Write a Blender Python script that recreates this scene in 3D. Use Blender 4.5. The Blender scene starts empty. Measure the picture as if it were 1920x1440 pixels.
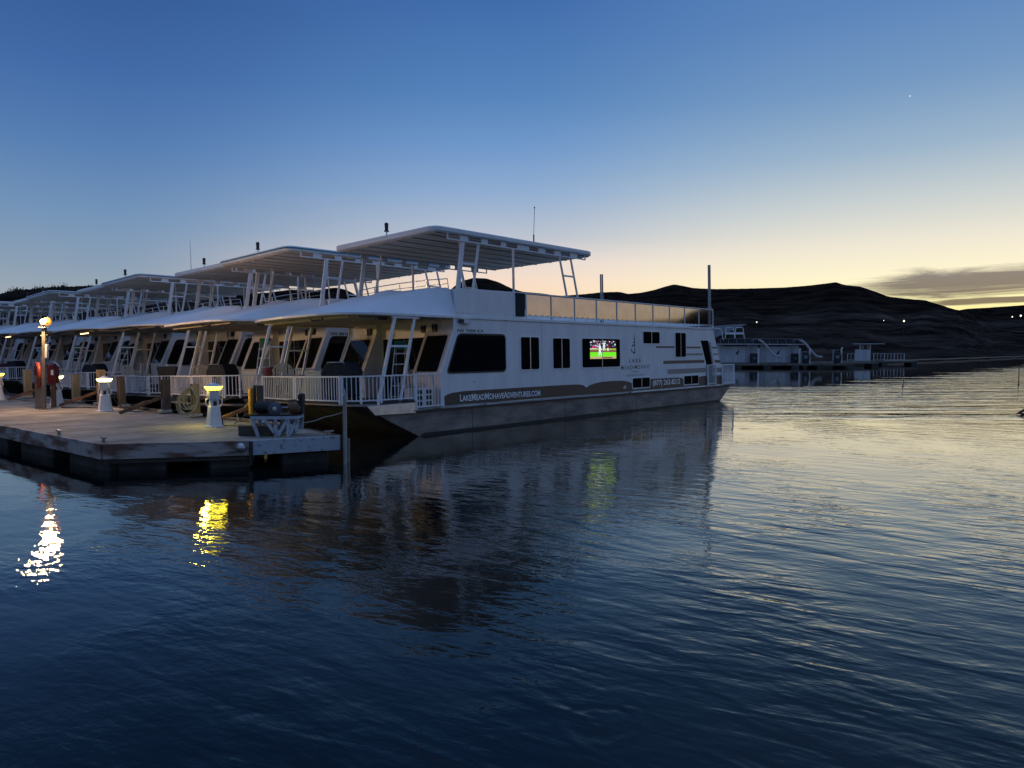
import bpy, bmesh, math, random
from mathutils import Vector, Matrix
random.seed(7)
R = math.radians
S = bpy.context.scene
COL = S.collection

# ---------------------------------------------------------------- camera
FPX, CXP, CYP, HOR, CAMH = 1331.0, 960.0, 720.0, 655.0, 2.2
PITCH = math.atan((CYP - HOR) / FPX)
cam_d = bpy.data.cameras.new('camera'); cam = bpy.data.objects.new('camera', cam_d); COL.objects.link(cam)
cam.location = (0, 0, CAMH); cam.rotation_euler = (math.pi / 2 - PITCH, 0, 0)
cam_d.sensor_width = 36; cam_d.lens = 36 * FPX / 1920; cam_d.clip_start = 0.05; cam_d.clip_end = 20000
S.camera = cam
S.view_settings.view_transform = 'Standard'; S.view_settings.look = 'None'
S.view_settings.exposure = 0; S.view_settings.gamma = 1
S.cycles.use_denoising = True
S.cycles.max_bounces = 6; S.cycles.sample_clamp_indirect = 6
S.cycles.caustics_reflective = False; S.cycles.caustics_refractive = False

def lin(c):
    return tuple(((x / 255) / 12.92 if x / 255 <= 0.04045 else (((x / 255) + .055) / 1.055) ** 2.4) for x in c)
def rgba(c): return (*lin(c), 1)

# ---------------------------------------------------------------- sky (world)
SUN_AZ, SUN_EL = 40.0, 1.5          # clockwise from the view direction (+Y)
def build_world():
    w = bpy.data.worlds.new("World"); S.world = w; w.use_nodes = True
    nt = w.node_tree; nt.nodes.clear(); N = nt.nodes.new; L = nt.links.new
    out = N('ShaderNodeOutputWorld'); bg = N('ShaderNodeBackground'); L(bg.outputs[0], out.inputs[0])
    geo = N('ShaderNodeTexCoord')
    sep = N('ShaderNodeSeparateXYZ'); L(geo.outputs['Generated'], sep.inputs[0])
    def math_(op, a, b=None, c=None, clamp=False):
        n = N('ShaderNodeMath'); n.operation = op; n.use_clamp = clamp
        for i, v in enumerate((a, b, c)):
            if v is None: continue
            if isinstance(v, (int, float)): n.inputs[i].default_value = v
            else: L(v, n.inputs[i])
        return n.outputs[0]
    # cosine of the azimuth distance from the afterglow
    sx, sy = math.sin(R(SUN_AZ)), math.cos(R(SUN_AZ))
    hx = math_('ADD', math_('MULTIPLY', sep.outputs[0], sx), math_('MULTIPLY', sep.outputs[1], sy))
    hl = math_('SQRT', math_('ADD', math_('MULTIPLY', sep.outputs[0], sep.outputs[0]), math_('MULTIPLY', sep.outputs[1], sep.outputs[1])))
    ca = math_('DIVIDE', hx, math_('MAXIMUM', hl, 0.001))
    z = math_('MAXIMUM', sep.outputs[2], 0.0)
    zz = math_('POWER', z, 0.5)
    def ramp(stops):
        r = N('ShaderNodeValToRGB'); cr = r.color_ramp; cr.interpolation = 'B_SPLINE' if False else 'EASE'
        cr.interpolation = 'LINEAR'
        while len(cr.elements) > 1: cr.elements.remove(cr.elements[-1])
        for i, (p, c) in enumerate(stops):
            e = cr.elements[0] if i == 0 else cr.elements.new(math.sqrt(p))
            e.position = math.sqrt(p); e.color = rgba(c)
        L(zz, r.inputs[0]); return r.outputs[0]
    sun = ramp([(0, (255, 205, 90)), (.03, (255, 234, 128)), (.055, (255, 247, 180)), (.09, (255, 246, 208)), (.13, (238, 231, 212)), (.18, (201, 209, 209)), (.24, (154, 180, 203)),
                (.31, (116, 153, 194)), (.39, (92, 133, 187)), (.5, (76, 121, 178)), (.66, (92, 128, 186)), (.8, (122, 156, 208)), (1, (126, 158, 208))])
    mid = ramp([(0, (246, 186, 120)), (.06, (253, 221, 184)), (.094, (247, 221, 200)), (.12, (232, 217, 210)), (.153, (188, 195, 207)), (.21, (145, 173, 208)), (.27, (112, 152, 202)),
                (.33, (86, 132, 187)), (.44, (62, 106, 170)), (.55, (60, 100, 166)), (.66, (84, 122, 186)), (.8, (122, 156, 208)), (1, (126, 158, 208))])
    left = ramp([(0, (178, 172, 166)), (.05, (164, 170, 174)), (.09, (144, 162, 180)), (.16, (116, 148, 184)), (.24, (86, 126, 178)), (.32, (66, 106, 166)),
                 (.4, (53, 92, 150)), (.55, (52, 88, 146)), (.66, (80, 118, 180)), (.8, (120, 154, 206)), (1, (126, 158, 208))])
    back = ramp([(0, (112, 118, 138)), (.1, (116, 126, 150)), (.25, (104, 122, 154)), (.5, (84, 112, 160)), (.66, (84, 122, 186)), (.8, (120, 154, 206)), (1, (126, 158, 208))])  # rear sky and the top stops of every ramp brightened to light the boats
    def mix(f, a, b):
        m = N('ShaderNodeMix'); m.data_type = 'RGBA'; m.clamp_factor = True
        if isinstance(f, (int, float)): m.inputs[0].default_value = f
        else: L(f, m.inputs[0])
        for v, k in ((a, 6), (b, 7)):
            if isinstance(v, tuple): m.inputs[k].default_value = v
            else: L(v, m.inputs[k])
        return m.outputs[2]
    def mr(v, a, b, c=0, d=1):
        m = N('ShaderNodeMapRange'); L(v, m.inputs[0])
        for i, x in enumerate((a, b, c, d)): m.inputs[i + 1].default_value = x
        m.interpolation_type = 'SMOOTHSTEP'
        return m.outputs[0]
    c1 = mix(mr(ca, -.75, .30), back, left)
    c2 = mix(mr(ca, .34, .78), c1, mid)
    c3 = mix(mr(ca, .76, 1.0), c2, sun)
    # low cloud bands lying over the afterglow
    mp = N('ShaderNodeMapping'); L(geo.outputs['Generated'], mp.inputs[0]); mp.inputs['Scale'].default_value = (3.2, 3.2, 44)
    mp.inputs['Rotation'].default_value = (0.015, 0.0, 0)
    no = N('ShaderNodeTexNoise'); L(mp.outputs[0], no.inputs[0]); no.inputs['Scale'].default_value = 1.5; no.inputs['Detail'].default_value = 9; no.inputs['Roughness'].default_value = .66; no.inputs['Distortion'].default_value = .9
    # two bands in elevation, each fading towards the left
    az = math_('ARCTAN2', sep.outputs[0], sep.outputs[1])
    def band(z0, slope, w, a0, a1, k, lo, hi):
        zc = math_('ADD', z0, math_('MULTIPLY', math_('SUBTRACT', az, .6), slope))
        d = math_('ABSOLUTE', math_('SUBTRACT', sep.outputs[2], zc))
        inb = mr(d, w * k, w * .15)
        m = math_('MULTIPLY', inb, mr(az, a0, a1))
        m = math_('MULTIPLY', m, mr(az, 1.6, 1.15))
        return math_('MULTIPLY', mr(m, .02, .3), mr(math_('ADD', math_('MULTIPLY', m, .42), math_('MULTIPLY', no.outputs[0], .95)), lo, hi))
    b1 = band(.0805, .050, .022, .33, .56, 1.45, .60, .90)
    b2 = band(.0565, .010, .0045, .50, .56, 1.5, .62, .80)
    cl = mix(mr(sep.outputs[2], .05, .11), rgba((88, 78, 78)), rgba((108, 102, 108)))
    c4 = mix(math_('MULTIPLY', math_('MAXIMUM', b1, b2), .86), c3, cl)
    # evening star
    sv = Vector(((1706 - CXP) / FPX, math.cos(PITCH) + (CYP - 180) / FPX * math.sin(PITCH), -math.sin(PITCH) + (CYP - 180) / FPX * math.cos(PITCH))).normalized()
    vm = N('ShaderNodeVectorMath'); vm.operation = 'DISTANCE'; L(geo.outputs['Generated'], vm.inputs[0]); vm.inputs[1].default_value = sv
    st = mr(vm.outputs['Value'], .0010, .0004)
    c5 = mix(st, c4, (1, 1, .95, 1))
    # a faint physical twilight sky under the ramp colours keeps the whole dome consistent
    sky = N('ShaderNodeTexSky'); sky.sky_type = 'NISHITA'; sky.sun_disc = False
    sky.sun_elevation = R(SUN_EL); sky.sun_rotation = R(SUN_AZ)
    skb = N('ShaderNodeBackground'); L(sky.outputs[0], skb.inputs[0]); skb.inputs[1].default_value = .002
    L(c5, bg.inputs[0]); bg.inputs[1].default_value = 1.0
    add = N('ShaderNodeAddShader'); L(bg.outputs[0], add.inputs[0]); L(skb.outputs[0], add.inputs[1]); L(add.outputs[0], out.inputs[0])
build_world()

# ---------------------------------------------------------------- sun (already under the ridge, a trace of its warmth)
sl = bpy.data.lights.new('sun', 'SUN'); sl.energy = .12; sl.angle = R(1.5); sl.color = (1, .78, .5)
so = bpy.data.objects.new('sun', sl); COL.objects.link(so)
sd = Vector((math.sin(R(SUN_AZ)) * math.cos(R(SUN_EL)), math.cos(R(SUN_AZ)) * math.cos(R(SUN_EL)), math.sin(R(SUN_EL))))
so.rotation_euler = sd.to_track_quat('Z', 'Y').to_euler()

# ---------------------------------------------------------------- materials
def mat(name, col, rough=.5, metal=0., var=.12, scale=3., bump=0., bscale=20., stretch=(1, 1, 1), col2=None, lo=.35, hi=.65, spec=.5, coat=0.):
    m = bpy.data.materials.new(name); m.use_nodes = True; nt = m.node_tree; b = nt.nodes['Principled BSDF']
    N = nt.nodes.new; L = nt.links.new
    tc = N('ShaderNodeTexCoord'); mp = N('ShaderNodeMapping'); L(tc.outputs['Object'], mp.inputs[0]); mp.inputs['Scale'].default_value = stretch
    no = N('ShaderNodeTexNoise'); L(mp.outputs[0], no.inputs[0]); no.inputs['Scale'].default_value = scale; no.inputs['Detail'].default_value = 6; no.inputs['Roughness'].default_value = .6
    r = N('ShaderNodeValToRGB'); L(no.outputs[0], r.inputs[0])
    c2 = col2 if col2 else tuple(max(0, x * (1 - 2 * var)) for x in col)
    r.color_ramp.elements[0].position = lo; r.color_ramp.elements[0].color = (*c2, 1)
    r.color_ramp.elements[1].position = hi; r.color_ramp.elements[1].color = (*col, 1)
    L(r.outputs[0], b.inputs['Base Color'])
    b.inputs['Roughness'].default_value = rough; b.inputs['Metallic'].default_value = metal
    b.inputs['Specular IOR Level'].default_value = spec; b.inputs['Coat Weight'].default_value = coat
    if bump:
        n2 = N('ShaderNodeTexNoise'); L(mp.outputs[0], n2.inputs[0]); n2.inputs['Scale'].default_value = bscale; n2.inputs['Detail'].default_value = 4
        bp = N('ShaderNodeBump'); bp.inputs['Strength'].default_value = bump; bp.inputs['Distance'].default_value = .01
        L(n2.outputs[0], bp.inputs['Height']); L(bp.outputs[0], b.inputs['Normal'])
    return m
def emat(name, col, strength):
    m = bpy.data.materials.new(name); m.use_nodes = True; nt = m.node_tree; b = nt.nodes['Principled BSDF']
    b.inputs['Base Color'].default_value = (*[c * .3 for c in col], 1)
    b.inputs['Emission Color'].default_value = (*col, 1); b.inputs['Emission Strength'].default_value = strength
    return m
M = {}
M['gel'] = mat('white_gelcoat', (.84, .845, .84), .36, var=.06, scale=1.6, stretch=(1.5, 1.5, .5), bump=.06, bscale=2.5)
M['metal'] = mat('white_painted_metal', (.88, .88, .88), .38, var=.05, scale=4)
M['awn'] = mat('awning_gelcoat', (.80, .81, .83), .42, var=.045, scale=.9, bump=.25, bscale=1.1)
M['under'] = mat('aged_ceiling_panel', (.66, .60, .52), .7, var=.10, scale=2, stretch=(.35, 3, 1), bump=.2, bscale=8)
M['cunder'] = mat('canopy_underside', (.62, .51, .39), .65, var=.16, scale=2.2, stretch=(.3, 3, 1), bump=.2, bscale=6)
M['glass'] = mat('dark_tinted_glass', (.006, .007, .009), .04, var=.1, spec=.45)
M['rglass'] = mat('bronze_mirror_glass', (.31, .30, .30), .05, metal=1., var=.07, scale=2.2, bump=.03, bscale=1.2)
M['gglass'] = mat('green_tinted_glass', (.01, .03, .03), .5, var=.1, spec=.1)
M['teal'] = mat('teal_stripe_paint', (.03, .22, .34), .4, var=.1)
M['hull'] = mat('weathered_aluminium_hull', (.33, .275, .22), .65, metal=0, scale=1.9, stretch=(.6, 1, 1.6), col2=(.14, .115, .095), bump=.5, bscale=3)
M['hulld'] = mat('black_hull_bottom', (.01, .01, .01), .6, var=.2)
M['band'] = mat('brown_vinyl_band', (.040, .036, .034), .4, var=.1)
M['stripe'] = mat('grey_vinyl_stripe', (.30, .28, .26), .4, var=.06)
M['stripd'] = mat('taupe_vinyl_stripe', (.085, .07, .055), .4, var=.08)
M['navy'] = mat('navy_vinyl_lettering', (.010, .016, .032), .4, var=.08)
M['wlet'] = mat('white_vinyl_lettering', (.92, .93, .94), .4, var=.05)
M['chrome'] = mat('stainless_steel', (.75, .75, .76), .15, metal=1, var=.05)
M['alu'] = mat('brushed_aluminium', (.62, .62, .62), .35, metal=.8, var=.12, scale=8)
M['trim'] = mat('dark_rubber_trim', (.03, .03, .035), .6, var=.2)
M['black'] = mat('black_plastic', (.012, .012, .014), .5, var=.2)
M['cover'] = mat('navy_fabric_cover', (.012, .016, .028), .8, var=.25, scale=6, bump=.5, bscale=7)
M['dkgrey'] = mat('dark_grey_metal', (.05, .05, .055), .45, metal=.6, var=.25, scale=8)
M['deckpad'] = mat('dock_concrete_deck', (.28, .255, .22), .8, scale=1.3, col2=(.13, .12, .11), bump=.25, bscale=60)
M['wood'] = mat('weathered_timber_fascia', (.42, .37, .33), .8, scale=1.6, stretch=(.8, .8, 3), col2=(.15, .075, .05), lo=.42, hi=.56, bump=.6, bscale=14)
M['woodd'] = mat('dark_timber', (.09, .07, .055), .85, scale=5, stretch=(.6, .6, 3), var=.25, bump=.5, bscale=12)
M['float'] = mat('concrete_float', (.085, .082, .08), .85, scale=1.6, col2=(.025, .026, .025), bump=.5, bscale=5)
M['rust'] = mat('rusty_steel', (.20, .10, .055), .75, scale=7, col2=(.07, .035, .02), bump=.4, bscale=20)
M['bsteel'] = mat('blue_painted_steel', (.42, .47, .52), .55, scale=9, col2=(.17, .13, .10), lo=.3, hi=.45, bump=.3, bscale=20)
M['pile'] = mat('brown_steel_pile', (.15, .10, .07), .7, scale=4, stretch=(2, 2, .8), var=.25, bump=.4, bscale=10)
M['pilet'] = mat('tan_timber_pile', (.33, .25, .16), .8, scale=3, stretch=(2, 2, .5), var=.2, bump=.5, bscale=10)
M['yellow'] = mat('yellow_bumper', (.75, .36, .03), .5, var=.15)
M['orange'] = mat('orange_life_ring', (.26, .035, .015), .5, var=.1)
M['red'] = mat('dark_red_fabric', (.16, .012, .02), .7, var=.2, bump=.3, bscale=10)
M['redm'] = mat('red_enamel', (.13, .010, .012), .4, var=.15)
M['rope'] = mat('grey_mooring_rope', (.42, .40, .34), .85, var=.2, scale=30, bump=.6, bscale=60)
M['ropet'] = mat('tan_mooring_rope', (.34, .27, .18), .85, var=.2, scale=30, bump=.6, bscale=60)
M['cable'] = mat('black_power_cable', (.012, .012, .012), .5, var=.1)
M['ped'] = mat('white_pedestal_plastic', (.72, .72, .74), .45, var=.06, scale=5, bump=.1, bscale=30)
M['chair'] = mat('beige_resin', (.55, .52, .47), .5, var=.08)
M['green'] = mat('green_ladder_plastic', (.01, .16, .09), .4, var=.1)
M['postgrey'] = mat('weathered_grey_post', (.17, .16, .145), .7, var=.2, scale=4, stretch=(2, 2, .6))
M['pulley'] = mat('worn_grey_rubber', (.12, .13, .15), .7, var=.2, scale=12)
M['galv'] = mat('galvanised_pipe', (.35, .36, .37), .45, metal=.7, var=.15, scale=6)
M['farwhite'] = mat('distant_white_siding', (.62, .64, .68), .6, var=.14, scale=.8, stretch=(4, 4, .4))
M['fargrey'] = mat('distant_grey_metal', (.30, .32, .34), .6, var=.15, scale=2)
M['fardark'] = mat('distant_dark_machinery', (.03, .033, .038), .6, var=.3, scale=3)
M['fardock'] = mat('distant_dock_timber', (.20, .18, .155), .8, var=.25, scale=2)
M['pedlamp_y'] = emat('yellow_lamp_lens', (1.0, .80, .03), 12)
M['pedlamp_w'] = emat('pale_lamp_lens', (1.0, .85, .35), 12)
M['bulb'] = emat('sodium_bulb', (1.0, .50, .12), 16)
M['amber'] = emat('amber_halo_glow', (1.0, .36, .045), 1.1)  # emission imitating the orange halo round the bulb
M['strip'] = emat('warm_strip_light', (1.0, .68, .33), 3.5)
M['farlamp'] = emat('distant_lamp', (1.0, .86, .62), 2.5)
M['clearglass'] = mat('clear_glass', (.02, .02, .02), .05)

# ---------------------------------------------------------------- mesh helper
class MB:
    def __init__(s): s.v = []; s.f = []; s.m = []; s.sm = []
    def add(s, vs, fs, mi=0, smooth=False):
        o = len(s.v); s.v += [tuple(v) for v in vs]
        for f in fs: s.f.append(tuple(i + o for i in f)); s.m.append(mi); s.sm.append(smooth)
        return s
    def box(s, x0, x1, y0, y1, z0, z1, mi=0):
        vs = [(x, y, z) for z in (z0, z1) for y in (y0, y1) for x in (x0, x1)]
        return s.add(vs, [(0, 2, 3, 1), (4, 5, 7, 6), (0, 1, 5, 4), (2, 6, 7, 3), (0, 4, 6, 2), (1, 3, 7, 5)], mi)
    def prism(s, poly, a, b, ax='v', mi=0):
        n = len(poly)
        def P(p, t): return {'v': (p[0], t, p[1]), 'z': (p[0], p[1], t), 'u': (t, p[0], p[1])}[ax]
        vs = [P(p, a) for p in poly] + [P(p, b) for p in poly]
        fs = [tuple(range(n)), tuple(range(2 * n - 1, n - 1, -1))] + [(i, i + n, (i + 1) % n + n, (i + 1) % n) for i in range(n)]
        return s.add(vs, fs, mi)
    def bar(s, p, q, w, h=None, mi=0, up=(0, 0, 1)):
        h = h or w; p = Vector(p); q = Vector(q); d = (q - p).normalized(); up = Vector(up)
        if abs(d.dot(up)) > .98: up = Vector((1, 0, 0))
        a = d.cross(up).normalized(); b = a.cross(d).normalized()
        vs = [c + a * (w / 2 * i) + b * (h / 2 * j) for c in (p, q) for i, j in ((-1, -1), (1, -1), (1, 1), (-1, 1))]
        return s.add(vs, [(0, 1, 2, 3), (7, 6, 5, 4), (0, 4, 5, 1), (1, 5, 6, 2), (2, 6, 7, 3), (3, 7, 4, 0)], mi)
    def tube(s, pts, r, n=8, mi=0, closed=False, cap=True):
        pts = [Vector(p) for p in pts]; rings = []; k = len(pts); prev = None
        for i, p in enumerate(pts):
            a = pts[(i - 1) % k] if (closed or i > 0) else p; b = pts[(i + 1) % k] if (closed or i < k - 1) else p
            d = (b - a).normalized()
            if prev is None:
                u = Vector((0, 0, 1)) if abs(d.z) < .9 else Vector((1, 0, 0)); x = d.cross(u).normalized()
            else: x = (prev - d * prev.dot(d)).normalized()
            prev = x; y = d.cross(x)
            rr = r[i] if isinstance(r, (list, tuple)) else r
            rings.append([p + (x * math.cos(2 * math.pi * j / n) + y * math.sin(2 * math.pi * j / n)) * rr for j in range(n)])
        vs = [v for rg in rings for v in rg]; fs = []
        for i in range(k if closed else k - 1):
            for j in range(n):
                a = i * n + j; b = i * n + (j + 1) % n; c = ((i + 1) % k) * n + (j + 1) % n; d_ = ((i + 1) % k) * n + j
                fs.append((a, b, c, d_))
        s.add(vs, fs, mi, True)
        if cap and not closed:
            s.add(rings[0], [tuple(range(n))], mi); s.add(rings[-1], [tuple(range(n - 1, -1, -1))], mi)
        return s
    def lathe(s, prof, n=16, c=(0, 0, 0), mi=0, smooth=True, rot=0.):
        vs = []; fs = []
        for r, z in prof:
            for j in range(n):
                a = 2 * math.pi * j / n + rot; vs.append((c[0] + r * math.cos(a), c[1] + r * math.sin(a), c[2] + z))
        k = len(prof)
        for i in range(k - 1):
            for j in range(n): fs.append((i * n + j, i * n + (j + 1) % n, (i + 1) * n + (j + 1) % n, (i + 1) * n + j))
        fs.append(tuple(range(n - 1, -1, -1))); fs.append(tuple((k - 1) * n + j for j in range(n)))
        return s.add(vs, fs, mi, smooth)
    def grid(s, fn, nu, nv, mi=0, smooth=True):
        vs = [fn(i / nu, j / nv) for j in range(nv + 1) for i in range(nu + 1)]
        fs = [(j * (nu + 1) + i, j * (nu + 1) + i + 1, (j + 1) * (nu + 1) + i + 1, (j + 1) * (nu + 1) + i) for j in range(nv) for i in range(nu)]
        return s.add(vs, fs, mi, smooth)
    def build(s, name, mats, parent=None, bevel=0, recalc=True):
        me = bpy.data.meshes.new(name); me.from_pydata(s.v, [], s.f)
        if not isinstance(mats, (list, tuple)): mats = [mats]
        for m in mats: me.materials.append(m)
        me.polygons.foreach_set('material_index', s.m); me.polygons.foreach_set('use_smooth', s.sm)
        if recalc:
            bm = bmesh.new(); bm.from_mesh(me); bmesh.ops.recalc_face_normals(bm, faces=bm.faces); bm.to_mesh(me); bm.free()
        me.update()
        o = bpy.data.objects.new(name, me); COL.objects.link(o)
        if parent: o.parent = parent
        if bevel:
            b = o.modifiers.new('bevel', 'BEVEL'); b.width = bevel; b.segments = 2; b.limit_method = 'ANGLE'; b.angle_limit = R(40)
        return o
def tag(o, label=None, cat=None, group=None, kind=None):
    if label: o['label'] = label
    if cat: o['category'] = cat
    if group: o['group'] = group
    if kind: o['kind'] = kind
    return o
def empty(name, loc=(0, 0, 0), rot=(0, 0, 0), label=None, cat=None, group=None):
    o = bpy.data.objects.new(name, None); COL.objects.link(o); o.location = loc; o.rotation_euler = rot; o.empty_display_size = .2
    return tag(o, label, cat, group)
def kids(o): return [c for c in bpy.data.objects if c.parent == o]
def copy_tree(o, parent=None):
    c = o.copy(); COL.objects.link(c); c.parent = parent
    for ch in kids(o): copy_tree(ch, c)
    return c
def rpoly(pts, r, n=4):
    out = []; k = len(pts)
    for i in range(k):
        p = Vector(pts[i]); a = Vector(pts[i - 1]) - p; b = Vector(pts[(i + 1) % k]) - p
        rr = min(r, a.length * .45, b.length * .45); A = p + a.normalized() * rr; B = p + b.normalized() * rr
        for j in range(n + 1):
            t = j / n; out.append(tuple(A * (1 - t) ** 2 + p * 2 * t * (1 - t) + B * t * t))
    return out
def offpoly(pts, d):
    k = len(pts); out = []; area = sum(pts[i][0] * pts[(i + 1) % k][1] - pts[(i + 1) % k][0] * pts[i][1] for i in range(k))
    sg = 1 if area > 0 else -1
    for i in range(k):
        p = Vector(pts[i]); e1 = (p - Vector(pts[i - 1])).normalized(); e2 = (Vector(pts[(i + 1) % k]) - p).normalized()
        n1 = Vector((e1.y, -e1.x)) * sg; n2 = Vector((e2.y, -e2.x)) * sg; b = (n1 + n2).normalized()
        out.append(tuple(p + b * (d / max(.3, b.dot(n1)))))
    return out
def text_mesh(txt, name, m, parent, u0, u1, z0, z1, v=-.004, bold=.0, space=1.0, z0b=None, z1b=None, small=None, ext=.0012):
    cu = bpy.data.curves.new(name, 'FONT'); cu.body = txt; cu.size = 1; cu.space_character = space; cu.offset = bold; cu.extrude = .01
    if small:
        cu.small_caps_scale = small
        for i, ch in enumerate(txt):
            if ch.islower(): cu.body_format[i].use_small_caps = True
    o = bpy.data.objects.new(name, cu); COL.objects.link(o)
    dg = bpy.context.evaluated_depsgraph_get(); me = bpy.data.meshes.new_from_object(o.evaluated_get(dg)); bpy.data.objects.remove(o)
    xs = [p.co.x for p in me.vertices]; ys = [p.co.y for p in me.vertices]
    a, b, c, d = min(xs), max(xs), min(ys), max(ys)
    for p in me.vertices:
        t = (p.co.x - a) / (b - a); q = (p.co.y - c) / (d - c); zz = p.co.z
        p.co = (u0 + t * (u1 - u0), v - (ext if zz > 0 else 0), z0 + q * (z1 - z0))
    me.materials.clear(); me.materials.append(m)
    o = bpy.data.objects.new(name, me); COL.objects.link(o); o.parent = parent
    return o

# ---------------------------------------------------------------- frames
ANG = math.atan((2180 - CXP) / FPX * math.cos(PITCH))
UX = Vector((math.sin(ANG), math.cos(ANG), 0)); VX = Vector((-math.cos(ANG), math.sin(ANG), 0))
ORG = Vector((-2.36478, 17.89982, 0)); RZ = math.pi / 2 - ANG; LIST = .025; PITCHV = 5.9
BW = 4.75
YAWK = [0, .25, -.2, .3, -.3, .2, -.25, .1, 0]; LISTK = [0, .004, -.006, .005, -.004, .006, -.005, .003, 0]
DVK = [0, 0, -.1, .15, .5, 1.0, 1.5, 2.0, 2.5]
def boat_matrix(k, du=0.): return Matrix.Translation(ORG + VX * (PITCHV * k + DVK[k]) + UX * du) @ Matrix.Rotation(RZ + R(YAWK[k]), 4, 'Z') @ Matrix.Rotation(-math.atan(LIST + LISTK[k]), 4, 'X')
def DW(u, v, z): return ORG + UX * u + VX * v + Vector((0, 0, z))       # dock frame (level)

# ================================================================= SETTING
# terrain
def pix_ang(x, y):
    a = (x - CXP) / FPX; b = -(y - CYP) / FPX
    d = Vector((a, math.cos(PITCH) + b * math.sin(PITCH), -math.sin(PITCH) + b * math.cos(PITCH)))
    return math.degrees(math.atan2(d.x, d.y)), math.degrees(math.atan2(d.z, math.hypot(d.x, d.y)))
ridge_px = [(-60, 568), (0, 551), (25, 545), (60, 542), (110, 538), (190, 535), (260, 537), (340, 545), (420, 552), (500, 549), (545, 543), (590, 545), (612, 541), (630, 539), (648, 543), (668, 553), (700, 558), (820, 560), (838, 551), (850, 538), (868, 526), (888, 521), (912, 522), (935, 529),
    (960, 541), (980, 547), (1015, 550), (1050, 555), (1100, 551), (1128, 548), (1160, 547), (1178, 551), (1200, 549), (1225, 544), (1248, 537), (1264, 533), (1276, 535), (1300, 540), (1340, 542), (1400, 541), (1470, 539), (1520, 535), (1552, 531), (1568, 529), (1582, 534),
    (1612, 537), (1640, 546), (1665, 556), (1700, 560), (1735, 563), (1765, 572), (1796, 582), (1812, 579), (1850, 577), (1920, 572)]
ridge = [(-110, 2.2), (-80, 2.6), (-55, 2.8)] + [pix_ang(*p) for p in ridge_px] + [(38, 3.3), (42, 3.3), (47, 3.4), (52, 3.9), (58, 4.6), (64, 4.8), (67.5, 4.8), (69, 4.5), (70, 4.2), (70.8, 3.5), (76, 3.4), (84, 3.5), (95, 3.5), (105, 3.3), (120, 2.2), (150, 1.8), (180, 1.6), (215, 1.6), (250, 2.2)]
def interp(tab, x):
    if x <= tab[0][0]: return tab[0][1]
    for (a, b), (c, d) in zip(tab, tab[1:]):
        if x <= c: return b + (d - b) * (x - a) / max(1e-6, c - a)
    return tab[-1][1]
shore_tab = [(-110, 260), (-70, 230), (-45, 200), (-30, 190), (-15, 230), (0, 300), (12, 250), (18, 170), (25, 190), (31, 245), (38, 235), (45, 320), (60, 420), (90, 420), (130, 500), (180, 600), (250, 300)]
rr_tab = [(-110, 520), (-60, 420), (-36, 380), (-25, 420), (-18, 800), (0, 900), (20, 900), (28, 860), (32, 760), (34, 1200), (45, 1500), (70, 1500), (120, 1400), (250, 700)]
def noise1(x, s):
    return sum(math.sin(x * f + s * 1.7 * f) / f for f in (1.0, 2.3, 5.1, 11.7, 23.9, 51.0))
from mathutils import noise as mn
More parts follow.
